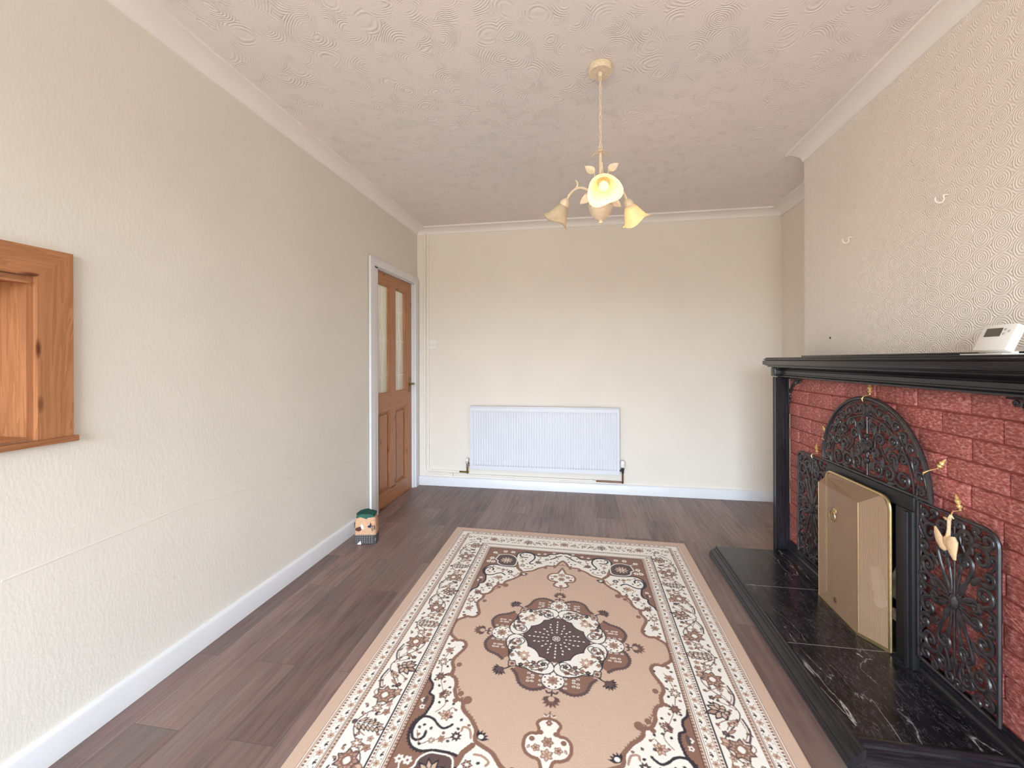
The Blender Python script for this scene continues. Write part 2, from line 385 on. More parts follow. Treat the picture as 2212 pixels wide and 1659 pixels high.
def fabric(name, rgb, checks=None, sc=70):
    m, t, b, o = newmat(name); co = objco(t, rot=(0, 0, 0.5)); c = s2l(rgb)
    col = ramp(t, noise(t, co, 80, 3), [(0.3, tuple(x * 0.85 for x in c)), (0.7, tuple(min(1, x * 1.1) for x in c))])
    if checks:
        sp = node(t, 'ShaderNodeSeparateXYZ'); t.links.new(co, sp.inputs[0])
        a = mth(t, 'LESS_THAN', mth(t, 'FRACT', mth(t, 'MULTIPLY', sp.outputs[0], sc)), 0.16)
        d = mth(t, 'LESS_THAN', mth(t, 'FRACT', mth(t, 'MULTIPLY', sp.outputs[2], sc)), 0.16)
        col = mixc(t, mth(t, 'MULTIPLY', mth(t, 'MAXIMUM', a, d), 0.8), col, s2l(checks))
    t.links.new(col, b.inputs['Base Color']); b.inputs['Roughness'].default_value = 0.95
    bump(t, b, noise(t, co, 400, 2), 0.4, 0.001); return m

# ------------------------------------------------------------------ room shell
D = 4.0405; XR = 3.3647; XB = 3.0362; YB = 2.9639; H = 2.5605; ZC = 2.5065; CV = 0.108; YF = -2.6
b = MB(); b.box(-0.12, YF - 0.12, -0.06, XR + 0.12, D + 0.12, 0.0); struct(b.build('floor', M_floor, smooth=False))
b = MB(); b.box(-0.12, YF - 0.12, H, XR + 0.12, D + 0.12, H + 0.08); struct(b.build('ceiling', M_ceil, smooth=False))
# left wall with the hatch and the door openings
HY0, HY1, HZ0, HZ1 = 0.20, 1.021, 1.010, 1.506
DY0, DY1, DZ1 = 3.150, 3.960, 2.025
b = MB()
for y0, y1, z0, z1 in ((YF - 0.12, HY0, 0, H), (HY0, HY1, 0, HZ0), (HY0, HY1, HZ1, H), (HY1, DY0, 0, H), (DY0, DY1, DZ1, H), (DY1, D + 0.12, 0, H)):
    b.box(-0.12, y0, z0, 0, y1, z1)
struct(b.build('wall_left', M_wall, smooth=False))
b = MB(); b.box(0.0, D, 0, XR + 0.12, D + 0.12, H); struct(b.build('wall_back', M_wallb, smooth=False))
b = MB(); b.box(XR, YB, 0, XR + 0.12, D, H); struct(b.build('wall_right', M_wallb, smooth=False))
FB0, FB1, FBZ = 1.84, 2.41, 0.665     # firebox opening
b = MB()
for y0, y1, z0, z1 in ((YF, FB0, 0, H), (FB0, FB1, FBZ, H), (FB1, YB, 0, H)): b.box(XB, y0, z0, XR + 0.12, y1, z1)
b.box(XR, FB0, 0, XR + 0.12, FB1, FBZ)
struct(b.build('wall_chimney_breast', M_wallc, smooth=False))
b = MB()
for x0, x1, z0, z1 in ((0, WX0, 0, H), (WX0, WX1, 0, WZ0), (WX0, WX1, WZ1, H), (WX1, XR + 0.12, 0, H)): b.box(x0, YF - 0.12, z0, x1, YF, z1)
struct(b.build('wall_front', M_wallb, smooth=False))
# window behind the camera
wn = struct(thing('window_1', ((WX0 + WX1) / 2, YF, WZ0)))
b = MB(); fw = 0.05
b.box(WX0, YF - 0.09, WZ0, WX1, YF - 0.03, WZ0 + fw); b.box(WX0, YF - 0.09, WZ1 - fw, WX1, YF - 0.03, WZ1)
for x in (WX0, (WX0 + WX1) / 2 - fw / 2, WX1 - fw): b.box(x, YF - 0.09, WZ0 + fw, x + fw, YF - 0.03, WZ1 - fw)
b.build('window_frame', M_white, wn, False)
b = MB(); b.box(WX0 + fw, YF - 0.062, WZ0 + fw, WX1 - fw, YF - 0.058, WZ1 - fw); b.build('window_glass', M_clear, wn, False)

# coving
cp = [(0, 0), (0.010, 0.0), (0.013, 0.006)] + [(0.013 + 0.087 * (1 - math.cos(a)), 0.006 + 0.040 * math.sin(a)) for a in [PI / 2 * i / 8 for i in range(1, 9)]] + [(0.1005, 0.0405), (CV, 0.0405), (CV, H - ZC), (0, H - ZC)]
b = MB(); b.prism(cp, (0, YF, ZC), (0, D, ZC), (1, 0, 0), (0, 0, 1)); struct(b.build('trim_1', M_cove, ang=50))
b = MB(); b.prism(cp, (0, D, ZC), (XR, D, ZC), (0, -1, 0), (0, 0, 1)); struct(b.build('trim_2', M_cove, ang=50))
b = MB(); b.prism(cp, (XR, YB, ZC), (XR, D, ZC), (-1, 0, 0), (0, 0, 1)); struct(b.build('trim_3', M_cove, ang=50))
b = MB(); b.prism(cp, (XB, YF, ZC), (XB, YB, ZC), (-1, 0, 0), (0, 0, 1)); struct(b.build('trim_4', M_cove, ang=50))
# skirting boards
def sk(h, t_): return [(0, 0), (t_, 0), (t_, h - 0.014), (t_ * 0.75, h - 0.004), (t_ * 0.4, h), (0, h)]
b = MB(); b.prism(sk(0.098, 0.017), (0, YF, 0), (0, 3.05, 0), (1, 0, 0), (0, 0, 1)); struct(b.build('baseboard_left', M_white))
b = MB(); b.prism(sk(0.090, 0.017), (0, D, 0), (XR, D, 0), (0, -1, 0), (0, 0, 1)); struct(b.build('baseboard_back', M_white))
b = MB(); b.prism(sk(0.090, 0.017), (XR, YB, 0), (XR, D, 0), (-1, 0, 0), (0, 0, 1)); struct(b.build('baseboard_right', M_white))
# raised wallpaper seam across the left wall
b = MB(); b.sweep([(0.0, 0.95, 0.62), (0.0, 1.5, 0.640), (0.0, 2.0, 0.605), (0.0, 2.69, 0.540), (0.0, 3.04, 0.52)], 0.0045, n=6, N=(1, 0, 0), flat=0.35)
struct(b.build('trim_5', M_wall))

# hall beyond the door
b = MB()
b.box(-1.3, 2.75, -0.06, -0.12, 4.2, 0.0); b.box(-1.3, 2.75, 2.4, -0.12, 4.2, 2.46)
b.box(-1.36, 2.75, 0, -1.3, 4.2, 2.4); b.box(-1.3, 2.69, 0, -0.12, 2.75, 2.4); b.box(-1.3, 4.2, 0, -0.12, 4.26, 2.4)
struct(b.build('wall_hall', M_wallb, smooth=False))
hl = bpy.data.lights.new('hall_fill_light', 'POINT'); hl.energy = 22; hl.color = (1.0, 0.99, 0.95); hl.shadow_soft_size = 0.12  # unseen fill light, added so the hall shows bright through the door glass
ho = bpy.data.objects.new('hall_fill_light', hl); COL.objects.link(ho); ho.location = (-0.75, 3.1, 2.2)

# ------------------------------------------------------------------ door
dr = struct(thing('door_1', (0, 3.56, 0)))
LY0, LY1, LZ1 = 3.203, 3.925, 1.990
b = MB()   # architrave and lining
b.box(0.0045, 3.052, 0, 0.022, 3.118, 2.003); b.box(0.0045, 3.945, 0, 0.022, 4.012, 2.003); b.box(0.0045, 3.052, 2.003, 0.022, 4.012, 2.066)
b.box(-0.12, 3.100, 0, 0.004, LY0 - 0.003, 2.02); b.box(-0.12, LY1 + 0.003, 0, 0.004, 3.965, 2.02); b.box(-0.12, 3.11, LZ1 + 0.004, 0.004, 3.96, 2.03)
b.build('door_frame', M_white, dr)
X1, X0 = -0.018, -0.056
g1 = (3.242, 3.462); g2 = (3.572, 3.795); GZ0, GZ1 = 0.964, 1.893
b = MB()
b.box(X0, LY0, 0.004, X1, g1[0], LZ1, 0); b.box(X0, g2[1], 0.004, X1, LY1, LZ1, 0)                       # stiles
b.box(X0, g1[1], 0.13, X1, g2[0], GZ1, 0)                                                              # muntin
b.box(X0, g1[0], GZ1, X1, g2[1], LZ1, 1); b.box(X0, g1[0], 0.817, X1, g1[1], GZ0, 1); b.box(X0, g2[0], 0.817, X1, g2[1], GZ0, 1)
b.box(X0, g1[0], 0.004, X1, g2[1], 0.135, 1)
for ga, gb in (g1, g2):   # lower panels with a fielded centre
    b.box(X0 + 0.008, ga, 0.135, X1 - 0.022, gb, 0.817, 0)
    pr = [(0, 0), (0, 0.012), (-0.012, 0.0)]
    b.box(X1 - 0.022, ga + 0.030, 0.167, X1 - 0.010, gb - 0.030, 0.785, 0, bev=0.006)
    for z in (0.135, 0.809): b.box(X1 - 0.022, ga, z, X1 - 0.004, gb, z + 0.008, 1)
    for y in (ga, gb - 0.008): b.box(X1 - 0.022, y, 0.143, X1 - 0.004, y + 0.008, 0.809, 0)
    for z in (GZ0, GZ1 - 0.010): b.box(X1 - 0.022, ga, z, X1 - 0.003, gb, z + 0.010, 1)
    for y in (ga, gb - 0.010): b.box(X1 - 0.022, y, GZ0 + 0.01, X1 - 0.003, y + 0.010, GZ1 - 0.01, 0)
leaf = b.build('door_leaf', [M_pinez, M_piney], dr, False)
for ga, gb in (g1, g2):
    b = MB(); b.box(X1 - 0.026, ga, GZ0, X1 - 0.022, gb, GZ1); gp = b.build('door_glass', M_glass, leaf, False)
    # lead lines: long drawn diamonds on the centre line with crossing bars
    c = (ga + gb) / 2; b = MB(); xs = X1 - 0.0215; N_ = (1, 0, 0)
    def ln(pts, r=0.0042): b.sweep([(xs, c + p[0], p[1]) for p in pts], r, n=6, N=N_, flat=0.5)
    ln([(0, GZ1 - 0.01), (0, 1.74)]); ln([(0, GZ0 + 0.01), (0, 1.06)])
    ln([(0, 1.74), (-0.016, 1.69), (0, 1.64), (0.016, 1.69), (0, 1.74)])
    ln([(0, 1.06), (-0.018, 1.115), (0, 1.17), (0.018, 1.115), (0, 1.06)])
    for s_ in (-1, 1):
        ln([(0, 1.64), (s_ * 0.012, 1.55), (s_ * 0.020, 1.50), (s_ * 0.046, 1.425), (s_ * 0.030, 1.36), (s_ * 0.018, 1.30), (s_ * 0.013, 1.22), (0, 1.17)])
        ln([(0, 1.55), (s_ * 0.030, 1.425), (0, 1.30)], 0.002)
        for z, x_ in ((1.69, 0.016), (1.425, 0.046), (1.115, 0.018)): ln([(s_ * x_, z), (s_ * ((gb - ga) / 2 - 0.006), z)])
    for k_, z in enumerate((1.37, 1.40, 1.425, 1.45, 1.48)):
        b.ball((xs, c + (0.012 if k_ % 2 else -0.012), z), 0.009, sc=(0.3, 1, 1.3), n=8)
    b.ball((xs, c, 1.425), 0.011, sc=(0.3, 1, 1.4), n=8)
    b.build('lead_pattern', M_lead, leaf)
b = MB()
b.box(X1, 3.868, 0.945, X1 + 0.004, 3.900, 1.085, bev=0.0015)
b.sweep([(X1 + 0.004, 3.886, 1.022), (X1 + 0.038, 3.886, 1.022)], 0.008, n=10)
b.sweep([(X1 + 0.038, 3.890, 1.023), (X1 + 0.042, 3.870, 1.021), (X1 + 0.040, 3.835, 1.020), (X1 + 0.038, 3.80, 1.014)], [0.008, 0.0075, 0.0065, 0.007], n=10)
b.build('door_handle', M_brassdark, leaf)
b = MB()
for z in (0.30, 1.05, 1.78): b.sweep([(X1 + 0.004, LY0 - 0.001, z - 0.04), (X1 + 0.004, LY0 - 0.001, z + 0.04)], 0.005, n=8)
b.build('door_hinge', M_brassdark, dr)

# ------------------------------------------------------------------ serving hatch
ht = thing('serving_hatch', (0, 0.62, HZ0), 'orange pine lined serving hatch let into the left wall', 'hatch')
A0, A1 = HY0 - 0.09, 1.112
def mitred(name, quad, mat):
    b = MB(); vs = [(0.001, *p) for p in quad] + [(0.019, *p) for p in quad]
    b.add(vs, [(0, 1, 2, 3), (7, 6, 5, 4), (0, 4, 5, 1), (1, 5, 6, 2), (2, 6, 7, 3), (3, 7, 4, 0)]); return b.build(name, mat, ht, False)
mitred('architrave', [(HY1, HZ1), (A1, 1.594), (A1, 1.010), (HY1, 1.010)], M_pinez)
mitred('architrave', [(HY0, HZ1), (A0, 1.594), (A1, 1.594), (HY1, HZ1)], M_piney)
mitred('architrave', [(HY0, 1.010), (A0, 1.010), (A0, 1.594), (HY0, HZ1)], M_pinez)
b = MB(); b.box(-0.118, HY1 - 0.016, HZ0 + 0.001, 0.001, HY1 - 0.0005, HZ1 - 0.001); b.build('side_lining', M_pinez, ht, False); b = MB(); b.box(-0.118, HY0 + 0.0005, HZ0 + 0.001, 0.001, HY0 + 0.016, HZ1 - 0.001); b.build('side_lining', M_pinez, ht, False)
b = MB(); b.box(-0.118, HY0 + 0.016, HZ1 - 0.017, 0.001, HY1 - 0.016, HZ1 - 0.001); b.box(-0.02, HY0 + 0.016, HZ1 - 0.024, 0.012, HY1 - 0.016, HZ1 - 0.017); b.build('top_lining', M_piney, ht, False)
b = MB(); b.box(-0.118, HY0 + 0.016, HZ0 - 0.004 + 0.005, 0.0, HY1 - 0.016, HZ0 + 0.012); b.box(0.0, A0 - 0.01, 0.992, 0.030, A1 + 0.009, 1.010, bev=0.003); b.build('sill', M_piney, ht)
b = MB(); b.box(-0.117, HY0 + 0.016, HZ0 + 0.012, -0.100, HY1 - 0.016, HZ1 - 0.017); b.build('back_panel', M_pinez, ht, False)

# ------------------------------------------------------------------ radiator
rd = thing('radiator', (1.265, 3.99, 0.19), 'white grooved panel radiator on the back wall', 'radiator')
RX0, RX1, RZ0, RZ1, RY = 0.566, 1.966, 0.196, 0.806, 3.962
nr = 56; x_in0, x_in1 = RX0 + 0.016, RX1 - 0.016; pitch = (x_in1 - x_in0) / nr
prof = []
for i in range(nr):
    x = x_in0 + i * pitch
    prof += [(x, 0), (x + pitch * 0.30, 0), (x + pitch * 0.42, 1), (x + pitch * 0.80, 1), (x + pitch * 0.92, 0)]
prof.append((x_in1, 0))
rows = [(RZ0, 0), (RZ0 + 0.035, 0), (RZ0 + 0.050, 1), (RZ1 - 0.062, 1), (RZ1 - 0.045, 0), (RZ1 - 0.012, 0)]
b = MB(); vs = []; n = len(prof) + 2
for z, k in rows:
    vs.append((RX0, RY, z))
    for x, d in prof: vs.append((x, RY - 0.009 * d * k + 0.0, z))
    vs.append((RX1, RY, z))
fs = [(r * n + i, r * n + i + 1, (r + 1) * n + i + 1, (r + 1) * n + i) for r in range(len(rows) - 1) for i in range(n - 1)]
b.add(vs, fs); b.box(RX0, RY + 0.0005, RZ0, RX1, RY + 0.012, RZ1 - 0.012)
b.build('panel', M_rad, rd, ang=25)
b = MB(); b.box(RX0 - 0.004, RY - 0.003, RZ1 - 0.014, RX1 + 0.004, RY + 0.05, RZ1, bev=0.003)
b.box(RX0 - 0.004, RY - 0.002, RZ0 + 0.01, RX0 + 0.002, RY + 0.05, RZ1 - 0.012); b.box(RX1 - 0.002, RY - 0.002, RZ0 + 0.01, RX1 + 0.004, RY + 0.05, RZ1 - 0.012)
b.box(RX0 + 0.1, RY + 0.012, RZ0 + 0.06, RX0 + 0.14, D - 0.001, RZ1 - 0.06); b.box(RX1 - 0.14, RY + 0.012, RZ0 + 0.06, RX1 - 0.1, D - 0.001, RZ1 - 0.06)
b.build('casing', M_rad, rd)
def valve(x, z, big, side):
    y = RY + 0.02
    v = thing('radiator_valve', (x, y, z), ('chunky white thermostatic valve at the right end of the radiator' if big else 'small white capped valve at the left end of the radiator'), 'valve')
    b = MB()
    if big: b.lathe([(0.013, 0.0), (0.021, 0.006), (0.022, 0.03), (0.020, 0.055), (0.014, 0.064), (0.0, 0.066)], (x, y, z + 0.02), n=20)
    else: b.lathe([(0.011, 0.0), (0.0135, 0.003), (0.012, 0.03), (0.0, 0.032)], (x, y, z + 0.02), n=16)
    b.build('valve_cap', M_plastic, v)
    b = MB(); b.lathe([(0.011, -0.03), (0.011, 0.0), (0.014, 0.002), (0.014, 0.012), (0.010, 0.02)], (x, y, z), n=14)
    b.sweep([(x, y, z - 0.008), (x + side * 0.034, y, z - 0.008)], 0.008, n=10); b.build('valve_body', M_chrome if not big else M_dark, v)
    return v
valve(0.529, 0.243, False, 1); valve(1.999, 0.240, True, -1)
# pipes
def fillet(pts, r=0.05, n=6):
    out = [Vector(pts[0])]
    for i in range(1, len(pts) - 1):
        p, a, c = Vector(pts[i]), Vector(pts[i - 1]), Vector(pts[i + 1]); d0 = (a - p).normalized(); d1 = (c - p).normalized()
        for k in range(n + 1):
            t_ = k / n; q0 = p + d0 * r * (1 - t_); q1 = p + d1 * r * t_; out.append(q0.lerp(q1, t_))
    out.append(Vector(pts[-1])); return out
pp = thing('heating_pipe', (0.082, D - 0.02, 0.12), 'outer white pipe down the corner running low along the skirting', 'pipe', 'white heating pipes')
b = MB(); b.sweep(fillet([(0.082, D - 0.012, 2.52), (0.082, D - 0.012, 0.124), (1.76, D - 0.027, 0.118)], 0.055), 0.0085, n=10); b.build('painted_run', M_pipe, pp)
b = MB(); b.sweep(fillet([(1.76, D - 0.027, 0.118), (1.999, D - 0.030, 0.117), (1.999, RY + 0.02, 0.117), (1.999, RY + 0.02, 0.2098)], 0.012), 0.0080, n=10); b.build('bare_end', M_copper, pp)
pq = thing('heating_pipe', (0.116, D - 0.02, 0.15), 'inner white pipe beside the corner, bending to the left valve', 'pipe', 'white heating pipes')
b = MB(); b.sweep(fillet([(0.116, D - 0.012, 2.52), (0.116, D - 0.012, 0.151), (0.44, D - 0.018, 0.150)], 0.045), 0.0085, n=10); b.build('painted_run', M_pipe, pq)
b = MB(); b.sweep(fillet([(0.44, D - 0.018, 0.150), (0.529, D - 0.022, 0.149), (0.529, RY + 0.02, 0.149), (0.529, RY + 0.02, 0.2128)], 0.012), 0.0080, n=10); b.build('bare_end', M_brassdark, pq)
def clip(pa, label, parent):
    b = MB(); b.box(*pa, bev=0.002); b.build('pipe_clip', M_pipe, parent)
for z in (2.37, 1.44, 0.40): clip((0.072, D - 0.024, z - 0.006, 0.093, D - 0.0005, z + 0.006), '', pp); clip((0.106, D - 0.024, z - 0.006, 0.127, D - 0.0005, z + 0.006), '', pq)
for x in (0.37, 0.98, 1.72): clip((x - 0.006, D - 0.038, 0.107, x + 0.006, D - 0.018, 0.134), '', pp)
# switch plate
sw = thing('light_switch', (0.163, D, 1.403), 'small white square light switch beside the corner pipes', 'switch')
b = MB(); b.box(0.120, D - 0.009, 1.360, 0.206, D - 0.0005, 1.446, bev=0.004)
b.ball((0.132, D - 0.0095, 1.403), 0.003, sc=(1, 0.4, 1), mi=1); b.ball((0.194, D - 0.0095, 1.403), 0.003, sc=(1, 0.4, 1), mi=1); fpl = b.build('face_plate', [M_plastic, M_gapdark], sw)
b = MB(); b.box(0.155, D - 0.014, 1.391, 0.171, D - 0.009, 1.415, bev=0.002); b.build('rocker', M_plastic, fpl)

# ------------------------------------------------------------------ rug (pattern woven point by point)
class Pat:
    """paints one quadrant of the carpet, u,v >= 0 from its centre"""
    def __init__(s, h=0.002):
        s.h = h; s.nu = int(round(0.800 / h)) + 1; s.nv = int(round(1.136 / h)) + 1
        s.U, s.V = np.meshgrid(np.arange(s.nu) * h, np.arange(s.nv) * h); s.q = np.zeros(s.U.shape, np.int8)
    def win(s, u0, v0, u1, v1):
        h = s.h; a = max(int(u0 / h) - 1, 0); c = min(int(u1 / h) + 2, s.nu); d = max(int(v0 / h) - 1, 0); e = min(int(v1 / h) + 2, s.nv)
        return (slice(d, max(e, d)), slice(a, max(c, a)))
    def poly(s, P, col):
        P = np.array(P, float); w_ = s.win(P[:, 0].min(), P[:, 1].min(), P[:, 0].max(), P[:, 1].max()); U = s.U[w_]; V = s.V[w_]
        ins = np.zeros(U.shape, bool); n = len(P)
        for i in range(n):
            x0, y0 = P[i]; x1, y1 = P[(i + 1) % n]
            if y0 == y1: continue
            c = ((y0 > V) != (y1 > V)) & (U < (x1 - x0) * (V - y0) / (y1 - y0) + x0); ins ^= c
        s.q[w_][ins] = col
    def stroke(s, P, wd, col, closed=False):
        P = [np.array(p, float) for p in P]
        if closed: P = P + [P[0]]
        n = len(P) - 1
        for i in range(n):
            a, c = P[i], P[i + 1]; r = wd if not hasattr(wd, '__len__') else wd[0] + (wd[1] - wd[0]) * (i + .5) / n
            w_ = s.win(min(a[0], c[0]) - r, min(a[1], c[1]) - r, max(a[0], c[0]) + r, max(a[1], c[1]) + r); U = s.U[w_]; V = s.V[w_]
            if U.size == 0: continue
            d = c - a; L = max(float(d @ d), 1e-12); t_ = np.clip(((U - a[0]) * d[0] + (V - a[1]) * d[1]) / L, 0, 1)
            m = (U - a[0] - t_ * d[0]) ** 2 + (V - a[1] - t_ * d[1]) ** 2 <= (r * 1.0) ** 2; s.q[w_][m] = col
    def ell(s, u, v, ru, rv, col, ang=0.0):
        R_ = max(ru, rv); w_ = s.win(u - R_, v - R_, u + R_, v + R_); U = s.U[w_] - u; V = s.V[w_] - v; ca, sa = math.cos(ang), math.sin(ang)
        m = ((U * ca + V * sa) / ru) ** 2 + ((-U * sa + V * ca) / rv) ** 2 <= 1; s.q[w_][m] = col
    def petal(s, u, v, L, wd, ang, fill, line):
        cx, cy = u + math.cos(ang) * L / 2, v + math.sin(ang) * L / 2
        def diam(k): return [(u + math.cos(ang) * L * a * k + (1 - k) * math.cos(ang) * L * .5 - math.sin(ang) * b_ * wd * k, v + math.sin(ang) * L * a * k + (1 - k) * math.sin(ang) * L * .5 + math.cos(ang) * b_ * wd * k) for a, b_ in ((0, 0), (.3, .8), (.6, 1), (.85, .55), (1.08, 0), (.85, -.55), (.6, -1), (.3, -.8))]
        s.poly(diam(1.0), line)
        if fill is not None: s.poly(diam(0.62), fill)
    def flower(s, u, v, r, n, fill, line, core, a0=0.0):
        for i in range(n): s.petal(u, v, r, r * 2.1 / n, a0 + 2 * PI * i / n, fill, line)
        s.ell(u, v, r * .3, r * .3, core)
    def spikes(s, P, L, col, step=0.012, side=1, lean=0.4):
        P = [np.array(p, float) for p in P]; acc = 0.0
        for i in range(len(P) - 1):
            d = P[i + 1] - P[i]; l = float(np.hypot(*d))
            if l < 1e-6: continue
            d = d / l; nn = np.array([-d[1], d[0]]) * side; x = acc
            while x < l:
                p = P[i] + d * x; tip = p + nn * L + d * lean * L; s.poly([p - d * step * .45, p + d * step * .45, tip], col); x += step
            acc = x - l
def smooth(P, n=5):
    P = [np.array(p, float) for p in P]; out = []
    for i in range(len(P) - 1):
        p0 = P[max(i - 1, 0)]; p1 = P[i]; p2 = P[i + 1]; p3 = P[min(i + 2, len(P) - 1)]
        for k in range(n):
            t_ = k / n; out.append(.5 * ((2 * p1) + (-p0 + p2) * t_ + (2 * p0 - 5 * p1 + 4 * p2 - p3) * t_ ** 2 + (-p0 + 3 * p1 - 3 * p2 + p3) * t_ ** 3))
    out.append(P[-1]); return out

def rug_quadrant():
    TAN, WHT, BRN, DRK, LBR, GRY = 0, 1, 2, 3, 4, 5
    p = Pat(); U, V = p.U, p.V
    EU, EV = 0.797, 1.134
    # field
    p.q[:] = BRN
    A = smooth([(0.0, 0.736), (0.020, 0.709), (0.036, 0.668), (0.056, 0.658), (0.092, 0.656), (0.104, 0.642), (0.137, 0.621), (0.168, 0.586), (0.199, 0.570), (0.233, 0.552), (0.240, 0.512), (0.252, 0.495), (0.271, 0.471), (0.295, 0.451), (0.310, 0.432), (0.316, 0.407), (0.340, 0.398), (0.360, 0.364), (0.363, 0.335), (0.376, 0.305), (0.396, 0.290), (0.398, 0.255), (0.412, 0.228), (0.413, 0.200), (0.403, 0.175), (0.389, 0.142), (0.385, 0.118), (0.394, 0.096), (0.412, 0.086), (0.434, 0.089), (0.446, 0.078), (0.476, 0.048), (0.480, 0.0)], 4)
    Bc = smooth([(0.0, 0.829), (0.022, 0.834), (0.051, 0.813), (0.084, 0.807), (0.104, 0.781), (0.137, 0.773), (0.172, 0.780), (0.186, 0.795), (0.205, 0.810), (0.240, 0.816), (0.273, 0.803), (0.291, 0.768), (0.288, 0.715), (0.272, 0.655), (0.272, 0.618), (0.310, 0.608), (0.357, 0.609), (0.395, 0.618), (0.428, 0.610), (0.450, 0.586), (0.460, 0.550), (0.453, 0.512), (0.434, 0.488), (0.428, 0.462), (0.424, 0.432), (0.430, 0.404), (0.450, 0.392), (0.448, 0.370), (0.454, 0.346), (0.471, 0.328), (0.479, 0.300)], 4)
    ring = [tuple(x) for x in Bc] + [(0.482, 0.30), (0.482, 0.0), (0.0, 0.0)]
    p.poly(ring, WHT)
    p.stroke(Bc, 0.0048, DRK); p.spikes(Bc[60:100], 0.010, DRK, 0.012, 1)
    p.stroke([(0.272, 0.64), (0.262, 0.60), (0.238, 0.57)], 0.010, BRN)
    # corner medallion on the brown ground
    fl = smooth([(0.402, 0.750), (0.353, 0.762), (0.315, 0.752), (0.284, 0.712), (0.280, 0.655), (0.292, 0.622), (0.328, 0.616), (0.364, 0.618), (0.392, 0.641), (0.398, 0.671), (0.414, 0.692), (0.402, 0.750)], 4)
    p.poly(fl, GRY); p.stroke(fl, 0.0032, WHT); p.flower(0.345, 0.685, 0.050, 10, TAN, DRK, WHT); p.flower(0.345, 0.685, 0.022, 6, WHT, BRN, LBR)
    for (u, v) in ((0.435, 0.775), (0.372, 0.800), (0.322, 0.800), (0.440, 0.700), (0.452, 0.655), (0.425, 0.655)):
        p.flower(u, v, 0.016, 6, None, WHT, BRN)
    p.stroke([(0.402, 0.750), (0.425, 0.765)], 0.002, WHT); p.stroke([(0.414, 0.692), (0.440, 0.69), (0.45, 0.66)], 0.002, WHT)
    for (u, v) in ((0.116, 0.808), (0.155, 0.800), (0.460, 0.425), (0.455, 0.455), (0.06, 0.829)): p.flower(u, v, 0.011, 5, None, WHT, BRN)
    p.ell(0.452, 0.424, 0.008, 0.020, GRY)
    # scroll hooks inside the white lobes
    for S in ([(0.325, 0.507), (0.335, 0.518), (0.352, 0.527), (0.374, 0.516), (0.392, 0.500), (0.414, 0.492), (0.434, 0.495), (0.449, 0.520), (0.452, 0.552), (0.438, 0.580), (0.418, 0.582), (0.404, 0.566), (0.405, 0.548)],
              [(0.178, 0.665), (0.192, 0.662), (0.201, 0.676), (0.190, 0.700), (0.178, 0.726), (0.178, 0.765), (0.196, 0.795), (0.225, 0.806), (0.258, 0.800), (0.272, 0.775), (0.262, 0.748), (0.240, 0.738), (0.222, 0.742)]):
        p.stroke(smooth(S, 4), 0.0048, DRK)
    p.stroke(smooth([(0.25, 0.545), (0.262, 0.515), (0.285, 0.51), (0.288, 0.525)], 4), 0.004, LBR); p.stroke(smooth([(0.225, 0.6), (0.20, 0.60), (0.175, 0.615), (0.182, 0.63)], 4), 0.004, LBR)
    # vines and florets on the white ground
    vines = [[(0.430, 0.13), (0.447, 0.18), (0.452, 0.23), (0.444, 0.27), (0.434, 0.31), (0.415, 0.35), (0.395, 0.39), (0.376, 0.43), (0.400, 0.47)],
             [(0.363, 0.47), (0.345, 0.44), (0.332, 0.45)], [(0.30, 0.55), (0.34, 0.565), (0.38, 0.578), (0.41, 0.594), (0.435, 0.55)],
             [(0.239, 0.63), (0.245, 0.69), (0.255, 0.75), (0.225, 0.78)], [(0.10, 0.72), (0.13, 0.70), (0.16, 0.69), (0.14, 0.74), (0.16, 0.77)], [(0.02, 0.79), (0.06, 0.75), (0.10, 0.735)]]
    for v_ in vines: p.stroke(smooth(v_, 4), 0.0016, BRN)
    p.stroke(smooth([(0.012, 0.80), (0.035, 0.785), (0.06, 0.757), (0.078, 0.742)], 4), 0.0045, DRK)
    for i, (u, v, r) in enumerate([(0.446, 0.155, .019), (0.452, 0.228, .022), (0.436, 0.305, .022), (0.393, 0.388, .021), (0.357, 0.474, .024), (0.300, 0.548, .019), (0.345, 0.566, .014), (0.376, 0.577, .012), (0.150, 0.690, .022), (0.239, 0.636, .018), (0.246, 0.690, .014), (0.100, 0.735, .014)]):
        p.flower(u, v, r, 6 + (i % 3), (LBR, TAN, GRY)[i % 3], DRK if i % 2 else BRN, WHT if i % 2 else BRN, i * .7)
    for i, (u, v) in enumerate([(0.460, 0.118), (0.432, 0.172), (0.462, 0.190), (0.428, 0.212), (0.425, 0.250), (0.462, 0.262), (0.418, 0.292), (0.452, 0.325), (0.412, 0.330), (0.425, 0.352), (0.382, 0.352), (0.374, 0.375), (0.376, 0.415), (0.347, 0.425), (0.330, 0.448), (0.338, 0.478), (0.400, 0.425), (0.385, 0.470), (0.392, 0.535),
                                 (0.409, 0.596), (0.424, 0.562), (0.433, 0.535), (0.420, 0.525), (0.345, 0.545), (0.320, 0.570), (0.254, 0.782), (0.232, 0.776), (0.210, 0.772), (0.228, 0.715), (0.262, 0.73), (0.215, 0.66), (0.150, 0.725), (0.130, 0.680), (0.165, 0.650), (0.205, 0.625), (0.14, 0.755), (0.075, 0.700), (0.052, 0.700), (0.03, 0.76), (0.045, 0.79), (0.085, 0.775), (0.27, 0.50), (0.30, 0.485), (0.30, 0.52)]):
        a = i * 1.3; p.petal(u - .006 * math.cos(a), v - .006 * math.sin(a), 0.014, 0.0055, a, None, (DRK, GRY, BRN)[i % 3]); p.petal(u - .006 * math.cos(a + 1.2), v - .006 * math.sin(a + 1.2), 0.011, 0.004, a + 1.2, None, (GRY, DRK, BRN)[i % 3])
